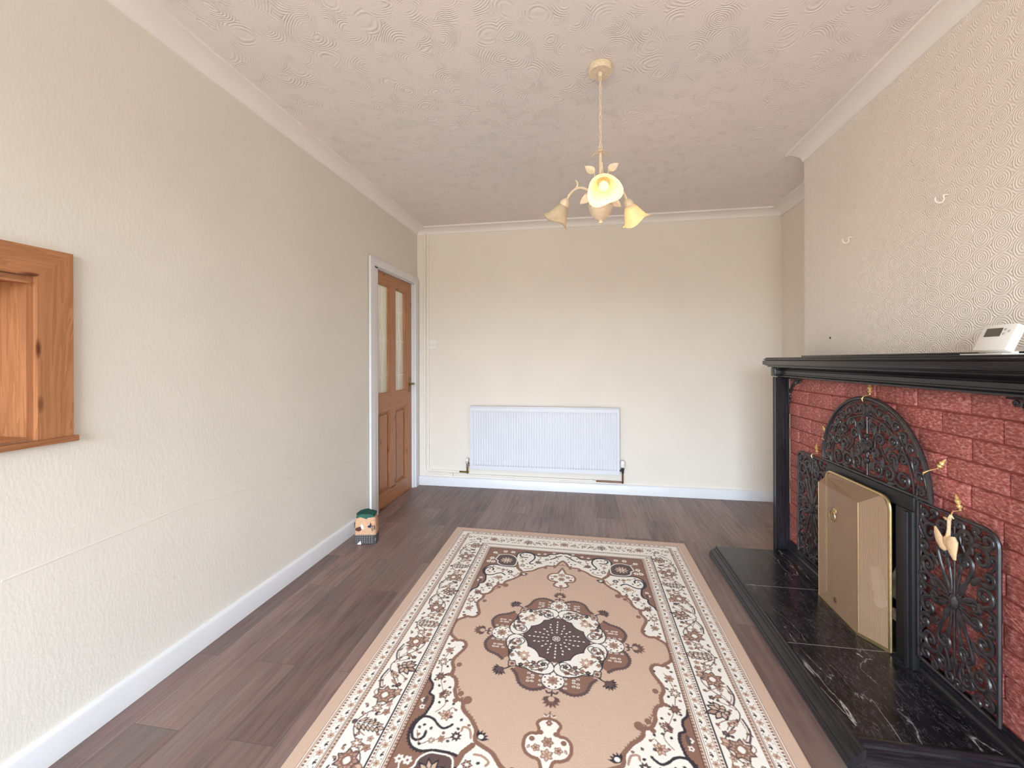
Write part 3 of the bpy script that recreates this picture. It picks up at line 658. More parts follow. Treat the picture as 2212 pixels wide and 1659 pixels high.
    p.petal(0.408, 0.408, 0.045, 0.010, -1.9, GRY, BRN)
    rq = random.Random(21)
    for i in range(150):
        u_, v_ = rq.uniform(.02, .47), rq.uniform(.08, .82); iv, iu = int(v_ / p.h), int(u_ / p.h)
        if (p.q[max(iv - 6, 0):iv + 7, max(iu - 6, 0):iu + 7] == WHT).all(): a_ = rq.uniform(0, 6.28); p.petal(u_, v_, .013, .0045, a_, None, (GRY, BRN, DRK)[i % 3]); p.petal(u_, v_, .010, .0035, a_ + 1.4, None, (BRN, GRY)[i % 2])
    # tan ground
    p.poly([tuple(x) for x in A] + [(0.0, 0.0)], TAN)
    for (u, v, r) in ((0.301, 0.398, .0165), (0.334, 0.373, .011), (0.382, 0.231, .011), (0.046, 0.648, .010), (0.100, 0.632, .012), (0.345, 0.408, .01), (0.452, 0.095, .009), (0.408, 0.290, .009)): p.ell(u, v, r, r * 1.1, BRN)
    p.stroke(A, 0.0075, BRN); p.spikes(A[44:62] + A[72:96], 0.013, BRN, 0.014, -1); p.spikes(A[104:], 0.012, BRN, 0.012, -1)
    for a in (-2.6, -2.2, -1.8, -1.4, -3.0): p.petal(0.226, 0.545, 0.034, 0.006, a, None, DRK)
    p.ell(0.218, 0.535, 0.010, 0.008, WHT)
    # pendants on the long axis
    p.stroke(smooth([(0, 0.690), (0.008, 0.676), (0.02, 0.676)], 4), 0.003, BRN)
    ca = smooth([(0.0, 0.645), (0.012, 0.612), (0.024, 0.580), (0.046, 0.574), (0.066, 0.562), (0.077, 0.538), (0.074, 0.508), (0.058, 0.491), (0.036, 0.487), (0.032, 0.470), (0.040, 0.448), (0.024, 0.430), (0.0, 0.424)], 5)
    p.poly([tuple(x) for x in ca], WHT); p.stroke(ca, 0.0058, BRN)
    p.ell(0.052, 0.510, 0.010, 0.010, BRN); p.ell(0.028, 0.482, 0.012, 0.010, BRN); p.flower(0, 0.560, 0.022, 6, TAN, BRN, LBR, .5); p.flower(0.036, 0.540, 0.015, 5, TAN, BRN, BRN); p.flower(0, 0.515, 0.021, 6, LBR, BRN, BRN); p.flower(0, 0.442, 0.012, 5, BRN, BRN, TAN); p.petal(0.055, 0.532, 0.018, 0.005, 1.0, TAN, BRN)
    p.stroke([(0, 0.424), (0.0, 0.395)], 0.003, BRN); p.stroke(smooth([(0, 0.402), (0.010, 0.412), (0.018, 0.408)], 3), 0.003, BRN); p.stroke(smooth([(0.003, 0.407), (0.012, 0.418), (0.022, 0.412)], 3), 0.0014, WHT)
    # centre medallion
    def T(pts, k): # mirror across the diagonal
        return pts if k == 0 else [(b_, a) for a, b_ in pts]
    for k in (0, 1):
        # serrated outer petals
        P = smooth(T([(0.022, 0.280), (0.045, 0.297), (0.085, 0.306), (0.125, 0.285), (0.145, 0.240), (0.165, 0.215)], k), 4)
        p.poly([tuple(x) for x in P] + T([(0.10, 0.15), (0.0, 0.2)], k), BRN)
        p.stroke(P, 0.0065, GRY); p.spikes(P, 0.012, GRY, 0.013, 1 if k == 0 else -1)
        for i in range(9):
            u, v = T([(0.048 + (i % 3) * 0.027 + .006 * math.sin(i * 2.1), 0.274 - (i // 3) * 0.019 - (i % 3) * 0.005 + .005 * math.cos(i * 3.7))], k)[0]; p.ell(u, v, 0.007, 0.005, WHT); p.ell(u, v, 0.004, 0.0025, BRN)
        # palmette pendant
        for i in range(7):
            a = PI * i / 6; u, v = T([(math.cos(a) * 0.0, 0.345)], k)[0]; a2 = a if k == 0 else PI / 2 - a; p.petal(u, v, 0.034, 0.0075, a2, GRY, BRN)
        u, v = T([(0.0, 0.338)], k)[0]; p.ell(u, v, *((0.030, 0.013) if k == 0 else (0.013, 0.030)), GRY); p.ell(u, v, 0.012, 0.012, TAN)
        p.stroke(T([(0.0, 0.325), (0.0, 0.30)], k), 0.003, DRK); p.stroke(smooth(T([(0.0, 0.305), (0.014, 0.312), (0.022, 0.303)], k), 3), 0.004, GRY)
        # white disc on the axis
        u, v = T([(0.0, 0.248)], k)[0]; p.poly(T([(0.0, 0.15), (0.018, 0.17), (0.045, 0.235), (0.0, 0.24)], k), WHT); p.ell(u, v, 0.046, 0.046, DRK); p.ell(u, v, 0.0425, 0.0425, WHT); p.poly(T([(0.0, 0.15), (0.022, 0.19), (0.036, 0.225), (0.0, 0.24)], k), WHT)
        p.flower(u, v, 0.024, 8, LBR, BRN, BRN)
        for a in range(8): p.ell(u + 0.034 * math.cos(a * PI / 4 + .4), v + 0.034 * math.sin(a * PI / 4 + .4), 0.004, 0.004, GRY)
    # diagonal pendant
    p.stroke([(0.165, 0.195), (0.19, 0.215), (0.20, 0.22)], 0.003, DRK)
    for i in range(9): p.petal(0.214, 0.226, 0.032, 0.0065, PI / 4 + (i - 4) * 0.42, None, (GRY, DRK)[i % 2])
    p.ell(0.212, 0.224, 0.016, 0.014, GRY)
    # dark star, then the kidney shaped white lobes over it
    p.poly([(0.0, 0.150), (0.02, 0.145), (0.12, 0.12), (0.145, 0.02), (0.150, 0.0), (0.0, 0.0)], GRY)
    K = [(0.115, 0.095), (0.118, 0.06)]
    for gr, col in ((0.0055, DRK), (0.0, WHT)):
        p.ell(0.067, 0.172, 0.068 + gr, 0.044 + gr, col, -0.35); p.ell(0.168, 0.062, 0.044 + gr, 0.062 + gr, col, 0.35); p.ell(0.128, 0.134, 0.066 + gr, 0.060 + gr, col, -PI / 4)
    p.poly([(0.150, 0.200), (0.185, 0.205), (0.190, 0.168), (0.160, 0.165)], DRK); p.poly([(0.155, 0.196), (0.181, 0.200), (0.185, 0.172), (0.162, 0.170)], TAN); p.flower(0.170, 0.185, 0.009, 5, None, GRY, BRN)
    for c in ([(0.030, 0.170), (0.020, 0.155), (0.035, 0.142), (0.060, 0.150), (0.075, 0.170), (0.11, 0.19), (0.145, 0.195)], [(0.170, 0.030), (0.150, 0.022), (0.136, 0.04), (0.150, 0.065), (0.165, 0.085), (0.185, 0.11), (0.192, 0.15)],
              [(0.035, 0.185), (0.06, 0.202), (0.09, 0.205)], [(0.185, 0.035), (0.200, 0.06), (0.204, 0.09)], [(0.10, 0.17), (0.12, 0.15), (0.15, 0.13), (0.17, 0.11)]): p.stroke(smooth(c, 4), 0.0022, DRK)
    for i, (u, v) in enumerate([(0.045, 0.168), (0.068, 0.182), (0.052, 0.200), (0.090, 0.192), (0.085, 0.165), (0.112, 0.178), (0.135, 0.185), (0.165, 0.045), (0.180, 0.062), (0.196, 0.055), (0.182, 0.090), (0.160, 0.085), (0.190, 0.112), (0.180, 0.135), (0.125, 0.150), (0.150, 0.120)]):
        p.flower(u, v, 0.0125, 5, LBR if i % 2 else None, (DRK, GRY, BRN)[i % 3], BRN, i)
    for sp in ([(0.052 + .034 * (1 - i / 26) * math.cos(1.2 + i * .36), 0.172 + .030 * (1 - i / 26) * math.sin(1.2 + i * .36)) for i in range(20)], [(0.170 + .030 * (1 - i / 26) * math.cos(.4 - i * .36), 0.054 + .034 * (1 - i / 26) * math.sin(.4 - i * .36)) for i in range(20)]): p.stroke(sp, 0.0019, DRK)
    p.flower(0.128, 0.128, 0.026, 7, TAN, LBR, WHT, 0.4)
    # dark inner star
    rr = random.Random(3)
    for ri, n_ in ((0.043, 3), (0.062, 4), (0.082, 4), (0.100, 5), (0.120, 3)):
        for i in range(n_ + 1):
            a = PI / 2 * i / n_; u, v = ri * math.cos(a), ri * math.sin(a)
            if (ri > 0.105 and 0.2 < a < 1.37) or (ri > 0.09 and 0.5 < a < 1.07): continue
            p.ell(u, v, 0.0052, 0.0034, WHT, a); p.ell(u + .008 * math.cos(a + 1), v + .008 * math.sin(a + 1), 0.003, 0.003, DRK)
    for i in range(5): p.petal(0.022 * math.cos(PI / 8 * i), 0.022 * math.sin(PI / 8 * i), 0.018, 0.005, PI / 8 * i, BRN, DRK)
    p.ell(0, 0, 0.022, 0.022, DRK); p.ell(0, 0, 0.018, 0.018, WHT)
    for i in range(5): p.ell(0.012 * math.cos(PI / 8 * i), 0.012 * math.sin(PI / 8 * i), 0.003, 0.003, GRY)
    p.ell(0, 0, 0.006, 0.006, LBR)
    # ---- borders, measured inwards from the edge
    du = EU - U; dv = np.interp(EV - V, [0, .053, .103, .232, .293, 2], [0, .044, .124, .247, .320, 2.0])
    d = np.minimum(du, dv); side = du < dv; t = np.where(side, V, U); q = p.q
    def band(a, c, col): q[(d >= a) & (d < c)] = col
    def dots(a, c, per, col, duty=.5, ph=0.0): q[(d >= a) & (d < c) & (((t + ph) / per) % 1.0 < duty)] = col
    fld = d < 0.320
    q[fld] = WHT
    band(-1, .0435, TAN); band(.0435, .0465, BRN); band(.0465, .0495, WHT); band(.0495, .0525, BRN); band(.0525, .058, TAN)
    dots(.058, .066, .0125, BRN, .6); q[(d >= .066) & (d < .074)] = LBR * 0 + 1; band(.070, .073, TAN)
    band(.101, .1035, BRN); band(.1065, .109, BRN); band(.111, .122, BRN); dots(.1125, .1205, .0125, TAN, .45)
    band(.2485, .2535, DRK); dots(.2555, .2635, .0125, BRN, .6); band(.2665, .269, BRN)
    band(.2965, .299, BRN); band(.303, .3055, BRN); band(.3075, .3175, BRN); dots(.309, .3165, .0125, TAN, .45); band(.3175, .321, DRK)
    # guard florets
    for dc in (0.087, 0.2815):
        k = 0; tt = 0.0
        while tt < 1.02:
            for sd in (0, 1):
                if sd == 0 and tt < EV - 0.12: u, v = EU - dc, tt
                elif sd == 1 and tt < EU - 0.12:
                    dd = float(np.interp(dc, [0, .044, .124, .247, .320], [0, .053, .103, .232, .293])); u, v = tt, EV - dd
                else: continue
                if min(EU - u, EV - v) < dc - 0.02: continue
                if k % 2 == 0: p.flower(u, v, 0.0125, 6, TAN, LBR, BRN)
                else:
                    for a in (0.3, 1.2, 2.3): p.petal(u, v - 0.002, 0.012, 0.003, a + (PI / 2 if sd == 0 else 0), None, DRK if a < 2 else BRN)
                p.ell(u + (0.009 if sd == 0 else 0.016), v + (0.016 if sd == 0 else 0.006), 0.0022, 0.0022, BRN); p.ell(u - (0.009 if sd == 0 else -0.016), v + (0.016 if sd == 0 else -0.006), 0.002, 0.002, GRY)
            k += 1; tt += 0.031
    # main border motifs
    def lily(u, v, a, s_=1.15):
        for i, (da, L) in enumerate(((0, .062), (.62, .050), (-.62, .050), (1.35, .040), (-1.35, .040), (2.3, .026), (-2.3, .026))): p.petal(u, v, L * s_, .0125 * s_, a + da, TAN if i else LBR, DRK)
        p.ell(u, v, .012 * s_, .009 * s_, DRK); p.ell(u, v, .008 * s_, .005 * s_, TAN)
    def leaf(u, v, a, s_=1.12):
        ca, sa = math.cos(a), math.sin(a)
        for i in range(5):
            for sg in (-1, 1): x = -.035 + i * .016; p.petal(u + ca * x * s_, v + sa * x * s_, .034 * s_ * (1 - i * .08), .0065 * s_, a + sg * .75, TAN, DRK)
        p.petal(u + ca * .03 * s_, v + sa * .03 * s_, .03 * s_, .008 * s_, a, TAN, DRK); p.ell(u - ca * .045 * s_, v - sa * .045 * s_, .010, .010, GRY)
    def rose(u, v, a, s_=1.0):
        p.flower(u, v, .042 * s_, 7, LBR, GRY, WHT, a); p.flower(u, v, .030 * s_, 7, TAN, BRN, WHT, a + .45); p.ell(u, v, .020 * s_, .020 * s_, BRN); p.ell(u, v, .0115 * s_, .0125 * s_, WHT)
        p.petal(u - math.cos(a) * .030 * s_, v - math.sin(a) * .030 * s_, .034 * s_, .012 * s_, a + PI + .35, TAN, BRN); p.petal(u - math.cos(a) * .03 * s_, v - math.sin(a) * .03 * s_, .03 * s_, .008 * s_, a + PI - .4, LBR, BRN)
    uc = EU - 0.186
    for k_ in range(3):
        vn = [(uc + (.044 - .012 * k_) * math.cos(2 * PI * (v + .02 * k_) / .28), v) for v in [i * .008 for i in range(116)]]
        for i in range(len(vn) - 1):
            if k_ == 0 or (i // 5 + k_) % 3 == 0: p.stroke([vn[i], vn[i + 1]], 0.0016 if k_ else 0.0022, (GRY, BRN, BRN)[k_])
    for i in range(46):
        v = .012 + i * .0205; sg = 1 if i % 2 else -1; u_ = uc + sg * (.026 + .018 * math.sin(i * 2.3)); a_ = i * 1.9
        p.petal(u_, v, .017, .0055, a_, (None, LBR)[i % 2], (DRK, BRN, GRY)[i % 3]); p.petal(u_, v, .013, .0045, a_ + 1.3, None, (BRN, GRY)[i % 2])
    for v, ty in ((0.0, 'f'), (0.13, 'r'), (0.28, 'l'), (0.43, 'r'), (0.56, 'f'), (0.69, 'r'), (0.846, 'l')):
        if ty == 'l': lily(uc - .012, v, PI - .3, 1.0)
        if ty == 'f': leaf(uc, v, PI - 0.1)
        if ty == 'r': rose(uc, v, 0.4 if v < .5 else -.4)
    for v in (0.065, 0.49, 0.63): p.flower(uc + .0, v, .020, 6, TAN, GRY, WHT); p.flower(uc - .040, v + .010, .015, 5, LBR, BRN, BRN, .5); p.flower(uc - .036, v - .022, .012, 5, TAN, BRN, BRN, .9)
    for v in (0.205, 0.355, 0.765):
        p.petal(uc + .01, v, .040, .007, 2.6, LBR, BRN); p.flower(uc - .03, v + .02, .012, 5, GRY, DRK, BRN); p.ell(uc - .045, v - .012, .008, .006, BRN); p.flower(uc + .012, v - .028, .014, 5, TAN, BRN, GRY); p.ell(uc - .012, v + .03, .006, .006, GRY)
        p.stroke(smooth([(uc + .045, v - .05), (uc + .052, v), (uc + .035, v + .045)], 4), .0035, GRY); p.stroke(smooth([(uc + .036, v - .045), (uc + .043, v), (uc + .028, v + .035)], 4), .0015, BRN)
    x = 0.0
    vine = [(uc + .052 * math.cos(2 * PI * v / .14) * .9, v) for v in [i * .01 for i in range(92)]]
    for i in range(len(vine) - 1):
        if (i // 4) % 2 == 0: p.stroke([vine[i], vine[i + 1]], 0.0018, BRN)
    vc = 0.966
    for i in range(34):
        u_ = .012 + i * .0185; v_ = vc + (.022 + .010 * math.sin(i * 2.1)) * (1 if i % 2 else -1); p.petal(u_, v_, .014, .0045, i * 1.7, None, (DRK, BRN, GRY)[i % 3])
    for u, ty in ((0.0, 'o'), (0.240, 'l'), (0.482, 'o')):
        if ty == 'l': lily(u, vc + .004, -PI / 2 + .1, .78)
        else: p.flower(u, vc, .030, 9, TAN, BRN, WHT); p.ell(u, vc, .012, .012, DRK); p.ell(u, vc, .007, .007, LBR)
    for u in (0.062, 0.128, 0.178, 0.305, 0.355, 0.420, 0.545, 0.590, 0.655):
        p.flower(u, vc + (.012 if int(u * 1000) % 2 else -.006), .017, 6, LBR, (DRK, BRN)[int(u * 1000) % 2], WHT, u * 9); p.petal(u + .02, vc - .028, .018, .005, 0.4, None, GRY); p.ell(u - .018, vc + .032, .005, .004, DRK); p.ell(u + .012, vc + .036, .005, .003, BRN)
    vv = [(u, vc + .036 * math.cos(2 * PI * u / .12)) for u in [i * .01 for i in range(66)]]
    for i in range(len(vv) - 1):
        if (i // 3) % 2 == 0: p.stroke([vv[i], vv[i + 1]], 0.0015, BRN)
    # the pile is plain beyond the last line
    q[d < .0435] = TAN
    return p

def build_rug():
    p = rug_quadrant(); h = p.h
    q = np.concatenate([p.q[:, :0:-1], p.q], axis=1); q = np.concatenate([q[:0:-1], q], axis=0)
    nv, nu = q.shape
    pal = np.array([s2l(c) for c in ((211, 182, 161), (248, 244, 236), (142, 104, 87), (50, 40, 48), (180, 146, 127), (98, 76, 74))])
    colr = pal[q]
    # soften the weave a little
    cs = colr.copy(); cs[1:-1, 1:-1] = 0.64 * colr[1:-1, 1:-1] + 0.09 * (colr[:-2, 1:-1] + colr[2:, 1:-1] + colr[1:-1, :-2] + colr[1:-1, 2:])
    u = (np.arange(nu) - (nu - 1) / 2) * h; v = (np.arange(nv) - (nv - 1) / 2) * h
    Ug, Vg = np.meshgrid(u, v)
    X = 1.522 + Ug - 0.006 * Vg; Y = 1.885 + Vg - 0.020 * Ug
    Z = np.full(X.shape, 0.0085); edge = np.minimum(0.800 - np.abs(Ug), 1.136 - np.abs(Vg)); Z -= 0.004 * np.clip(1 - edge / 0.006, 0, 1) ** 2
    n = nu * nv; co = np.stack([X, Y, Z], -1).reshape(-1, 3)
    # rim going down to the floor
    idx = np.arange(n).reshape(nv, nu); f = np.stack([idx[:-1, :-1], idx[:-1, 1:], idx[1:, 1:], idx[1:, :-1]], -1).reshape(-1, 4)
    rim = np.concatenate([idx[0, :], idx[1:, -1], idx[-1, -2::-1], idx[-2:0:-1, 0]]); low = co[rim].copy(); low[:, 2] = 0.0008
    li = n + np.arange(len(rim)); rf = np.stack([rim, li, np.roll(li, -1), np.roll(rim, -1)], -1)
    co = np.concatenate([co, low]); f = np.concatenate([f, rf])
    me = bpy.data.meshes.new('rug'); me.vertices.add(len(co)); me.vertices.foreach_set('co', co.astype(np.float32).ravel())
    me.loops.add(f.size); me.loops.foreach_set('vertex_index', f.astype(np.int32).ravel())
    me.polygons.add(len(f)); me.polygons.foreach_set('loop_start', np.arange(0, f.size, 4, dtype=np.int32)); me.polygons.foreach_set('loop_total', np.full(len(f), 4, np.int32))
    me.update(calc_edges=True)
    at = me.color_attributes.new('weave', 'FLOAT_COLOR', 'POINT'); c4 = np.ones((len(co), 4), np.float32); c4[:n, :3] = cs.reshape(-1, 3); c4[n:, :3] = pal[0]; at.data.foreach_set('color', c4.ravel())
    m, t, b_, o_ = newmat('woven_carpet_pile'); a = node(t, 'ShaderNodeAttribute'); a.attribute_name = 'weave'; cc = objco(t)
    c = mixc(t, 0.5, a.outputs['Color'], ramp(t, noise(t, cc, 240, 3, .6), [(0.3, (0.80,) * 3), (0.7, (1.0,) * 3)]), 'MULTIPLY')
    t.links.new(c, b_.inputs['Base Color']); b_.inputs['Roughness'].default_value = 0.95; b_.inputs['Specular IOR Level'].default_value = 0.1
    b_.inputs['Sheen Weight'].default_value = 0.15
    bump(t, b_, mth(t, 'ADD', noise(t, cc, 300, 2), noise(t, cc, 35, 2)), 0.5, 0.0015)
    me.materials.append(m); o = bpy.data.objects.new('rug', me); COL.objects.link(o)
    return tag(o, 'large beige oriental rug with a cream border and central medallion', 'rug')
build_rug()
# ------------------------------------------------------------------ fireplace surround
YC0 = 2.12
fp = thing('fireplace_surround', (2.92, YC0, 0.0), 'black moulded fireplace surround with red painted brick panel', 'fireplace')
b = MB()
for z0, z1, x, y in ((1.200, 1.209, 2.818, 2.968), (1.209, 1.214, 2.808, 2.978), (1.214, 1.240, 2.797, 2.988), (1.240, 1.245, 2.806, 2.979), (1.245, 1.253, 2.801, 2.984), (1.253, 1.260, 2.810, 2.975)):
    b.box(x, 2 * YC0 - y, z0, XB - 0.001, y, z1 + 0.0002, bev=0.0022)
b.box(3.012, 2 * YC0 - 2.975, 1.2602, XB - 0.001, 2.955, 1.272, bev=0.002)
b.build('mantel_shelf', M_bwood, fp)
b = MB()   # frieze with reeded profile under the shelf
fpz = [(0, 1.137), (0.050, 1.137), (0.058, 1.140), (0.058, 1.146), (0.052, 1.149), (0.055, 1.153), (0.055, 1.158), (0.050, 1.160), (0.050, 1.176), (0.056, 1.179), (0.060, 1.184), (0.056, 1.188), (0.064, 1.191), (0.070, 1.196), (0.078, 1.1995), (0, 1.1995)]
b.prism(fpz, (2.920, 1.30, 0), (2.920, 2.94, 0), (-1, 0, 0), (0, 0, 1)); b.build('frieze', M_bwood, fp)
for s_ in (1, -1):
    yy = lambda y: YC0 + s_ * (y - YC0)
    b = MB()
    pr = [(2.919, 2.962), (2.852, 2.962), (2.847, 2.958), (2.849, 2.954), (2.845, 2.950), (2.845, 2.944), (2.850, 2.940), (2.850, 2.936), (2.845, 2.932), (2.845, 2.914), (2.849, 2.911), (2.853, 2.913), (2.857, 2.908), (2.866, 2.908), (2.870, 2.902), (2.892, 2.902), (2.895, 2.896), (2.903, 2.896), (2.905, 2.902), (2.919, 2.902)]
    b.prism([(x, yy(y)) for x, y in pr], (0, 0, 0.0), (0, 0, 1.1365), (1, 0, 0), (0, 1, 0))
    b.box(2.838, min(yy(2.905), yy(2.966)), 1.142, 2.918, max(yy(2.905), yy(2.966)), 1.1995, bev=0.004)
    b.build('pilaster', M_bwoodz, fp, ang=25)
b = MB()   # plinth mould along the foot of the bricks
bp_ = [(0, 0), (0.026, 0), (0.026, 0.012), (0.018, 0.018), (0.020, 0.038), (0.012, 0.044), (0.012, 0.052), (0.004, 0.058), (0, 0.058)]
for y0, y1 in ((1.345, FB0 - 0.004), (FB1 + 0.004, 2.895)): b.prism(bp_, (2.9195, y0, 0.0605), (2.9195, y1, 0.0605), (-1, 0, 0), (0, 0, 1)); b.build('plinth_mould', M_bwood, fp); b = MB()
# bricks
b = MB(); tints = []; rr = random.Random(11)
zt = 1.1365; row = 0; pz = 0.0785
while zt > 0.06:
    zb = max(zt - pz + 0.005, 0.061); off = (0.0 if row % 2 else 0.114) + rr.uniform(-.01, .01) - (0.03 if row > 1 and rr.random() < .5 else 0)
    y = 2.902 + off
    while y > 1.34:
        L = 0.228 + rr.uniform(-.006, .006); ya, yb = max(y - L + 0.005, 1.342), min(y, 2.901); y -= L
        segs = [(ya, yb)]
        if zb < FBZ: segs = [sg for sg in ((ya, min(yb, FB0)), (max(ya, FB1), yb)) if sg[1] - sg[0] > 0.01] if (ya < FB1 and yb > FB0) else segs
        for a, c in segs:
            if c - a < 0.012: continue
            n0 = len(b.v); jx = rr.uniform(-.003, .002); b.box(2.9185 + jx, a, zb, 2.945, c, zt, bev=0.006, seg=3); tints += [rr.random()] * (len(b.v) - n0)
    zt -= pz; row += 1
bo = b.build('brick_panel', M_brick, fp)
at = bo.data.color_attributes.new('tint', 'FLOAT_COLOR', 'POINT'); at.data.foreach_set('color', np.array([[v, v, v, 1] for v in tints], np.float32).ravel())
b = MB()
for y0, y1, z0, z1 in ((1.341, FB0, 0.0605, 1.1365), (FB1, 2.9015, 0.0605, 1.1365), (FB0, FB1, FBZ, 1.1365)): b.box(2.9245, y0, z0, 3.0355, y1, z1)
b.build('mortar_bed', M_mortar, fp, False)

# scroll drawing tools for castings: strokes in a plane x = const
def spiral(c, r, a0, turns, dr=1, rin=0.18, n=22):
    return [(c[0] + r * (1 - (1 - rin) * i / n) * math.cos(a0 + dr * 2 * PI * turns * i / n), c[1] + r * (1 - (1 - rin) * i / n) * math.sin(a0 + dr * 2 * PI * turns * i / n)) for i in range(n + 1)]
def hook(P, C, r, dr=1, turns=1.15, bow=0.12, rin=0.2):
    dx, dy = P[0] - C[0], P[1] - C[1]; d = math.hypot(dx, dy); ph = math.atan2(dy, dx); be = math.acos(min(0.98, r / max(d, r * 1.02))); a0 = ph + dr * be
    Tp = (C[0] + r * math.cos(a0), C[1] + r * math.sin(a0)); mx, my = (P[0] + Tp[0]) / 2, (P[1] + Tp[1]) / 2; nx, ny = -(Tp[1] - P[1]), (Tp[0] - P[0])
    q = (mx - dr * nx * bow, my - dr * ny * bow); pts = []
    for i in range(8):
        t_ = i / 8; pts.append(((1 - t_) ** 2 * P[0] + 2 * t_ * (1 - t_) * q[0] + t_ * t_ * Tp[0], (1 - t_) ** 2 * P[1] + 2 * t_ * (1 - t_) * q[1] + t_ * t_ * Tp[1]))
    return pts + spiral(C, r, a0, turns, dr, rin)
class Cast:
    def __init__(s, X, yc, zc, flip=1): s.b = MB(); s.X = X; s.yc = yc; s.zc = zc; s.f = flip
    def st(s, pts, r=0.0042, flat=1.0, lift=0.0, taper=True, mir=(1,)):
        for m in mir:
            P = [(s.X - lift, s.yc + s.f * m * p[0], s.zc + p[1]) for p in pts]; n = len(P)
            rad = [r * ((0.55 + 0.55 * math.sin(PI * min(1, (i + 1) / n * 0.9))) if taper else 1) for i in range(n)]; s.b.sweep(P, rad, n=7, N=(-1, 0, 0), flat=flat)
    def leaf(s, p, L, wd, a, mir=(1,)):
        for m in mir:
            pts = [(p[0] + math.cos(a) * L * i / 6, p[1] + math.sin(a) * L * i / 6) for i in range(7)]
            s.b.sweep([(s.X - .002, s.yc + s.f * m * q[0], s.zc + q[1]) for q in pts], [wd * k for k in (.25, .75, 1, .95, .7, .4, .1)], n=7, N=(-1, 0, 0), flat=0.45)
    def dot(s, p, r, mir=(1,), el=1.0):
        for m in mir: s.b.ball((s.X - .001, s.yc + s.f * m * p[0], s.zc + p[1]), r, sc=(.9, 1, el), n=9)
# corner brackets
for s_ in (1, -1):
    cb = Cast(2.912, YC0 + s_ * 0.775, 1.130, -s_)
    cb.st([(0.004, -0.085), (0.045, -0.045), (0.085, -0.006)], .004); cb.st([(0.0, 0.0), (0.17, 0.0)], .004, taper=False); cb.st([(0.0, 0.0), (0.0, -0.17)], .004, taper=False)
    for C, r, P, dr in (((0.075, -0.022), .018, (0.035, -0.05), 1), ((0.112, -0.018), .014, (0.08, -0.008), -1), ((0.140, -0.013), .010, (0.12, -0.005), 1), ((0.022, -0.075), .018, (0.05, -0.04), -1), ((0.017, -0.112), .014, (0.008, -0.08), 1), ((0.013, -0.145), .010, (0.005, -0.12), -1)): cb.st(hook(P, C, r, dr), .0036)
    cb.b.build('corner_bracket', M_iron, fp)

# hearth
he = thing('hearth', (2.70, 2.17, 0), 'raised black marble hearth slab with white veining', 'hearth')
HX, HY0_, HY1_ = 2.474, 1.478, 2.868
b = MB(); b.box(HX + 0.012, HY0_ + 0.012, 0.0, 2.919, HY1_ - 0.002, 0.0598)
b.build('marble_top', M_marble, he, False)
mp_ = [(0, 0), (0.050, 0), (0.052, 0.006), (0.048, 0.010), (0.052, 0.014), (0.052, 0.020), (0.046, 0.024), (0.044, 0.030), (0.038, 0.036), (0.030, 0.040), (0.024, 0.041), (0.022, 0.047), (0.014, 0.050), (0.012, 0.058), (0.006, 0.0625), (0, 0.062)]
b = MB(); b.prism(mp_, (HX + 0.012, HY0_ - 0.038, 0.0), (HX + 0.012, HY1_, 0.0), (-1, 0, 0), (0, 0, 1)); b.build('front_moulding', M_bwood, he, ang=20)
mp2 = [(0, 0), (0.050, 0), (0.053, 0.005), (0.047, 0.009), (0.053, 0.013), (0.047, 0.018), (0.051, 0.023), (0.043, 0.028), (0.046, 0.033), (0.036, 0.038), (0.038, 0.044), (0.024, 0.049), (0.022, 0.056), (0.008, 0.0635), (0, 0.062)]
b = MB(); b.prism(mp2, (HX + 0.012, HY0_ + 0.012, 0.0), (2.919, HY0_ + 0.012, 0.0), (0, -1, 0), (0, 0, 1)); b.build('side_moulding', M_bwoodx, he, ang=20)

# ------------------------------------------------------------------ cast iron screen around the fire
ci = thing('iron_fire_surround', (2.89, YC0, 0.119), 'openwork cast iron panel with an arch and two wings round the fire opening', 'fire surround')
XI = 2.8915; IW0, IW1, IZ0, IZ1 = 1.500, 2.740, 0.1195, 0.720
b = MB(); b.box(2.879, FB0 - 0.004, 0.666, 2.902, FB1 + 0.004, 0.721, bev=0.003)
b.box(2.876, FB0 - 0.003, 0.062, 2.902, FB0 + 0.085, 0.6658, bev=0.003); b.box(2.876, FB1 - 0.055, 0.062, 2.902, FB1 + 0.003, 0.6658, bev=0.003)
b.box(2.868, FB0 + 0.012, 0.0622, 2.876, FB0 + 0.030, 0.660, bev=0.002)
b.build('opening_frame', M_dark, ci)
b = MB(); b.box(2.904, FB0 + 0.002, 0.0605, 3.30, FB0 + 0.012, FBZ - 0.002); b.box(2.904, FB1 - 0.012, 0.0605, 3.30, FB1 - 0.002, FBZ - 0.002); b.box(2.904, FB0 + 0.012, FBZ - 0.012, 3.30, FB1 - 0.012, FBZ - 0.002); b.box(3.29, FB0 + 0.012, 0.0605, 3.30, FB1 - 0.012, FBZ - 0.012); b.box(2.9195, FB0 + 0.012, 0.0505, 3.29, FB1 - 0.012, 0.0605)
b.build('firebox_lining', M_soot, fp, False)
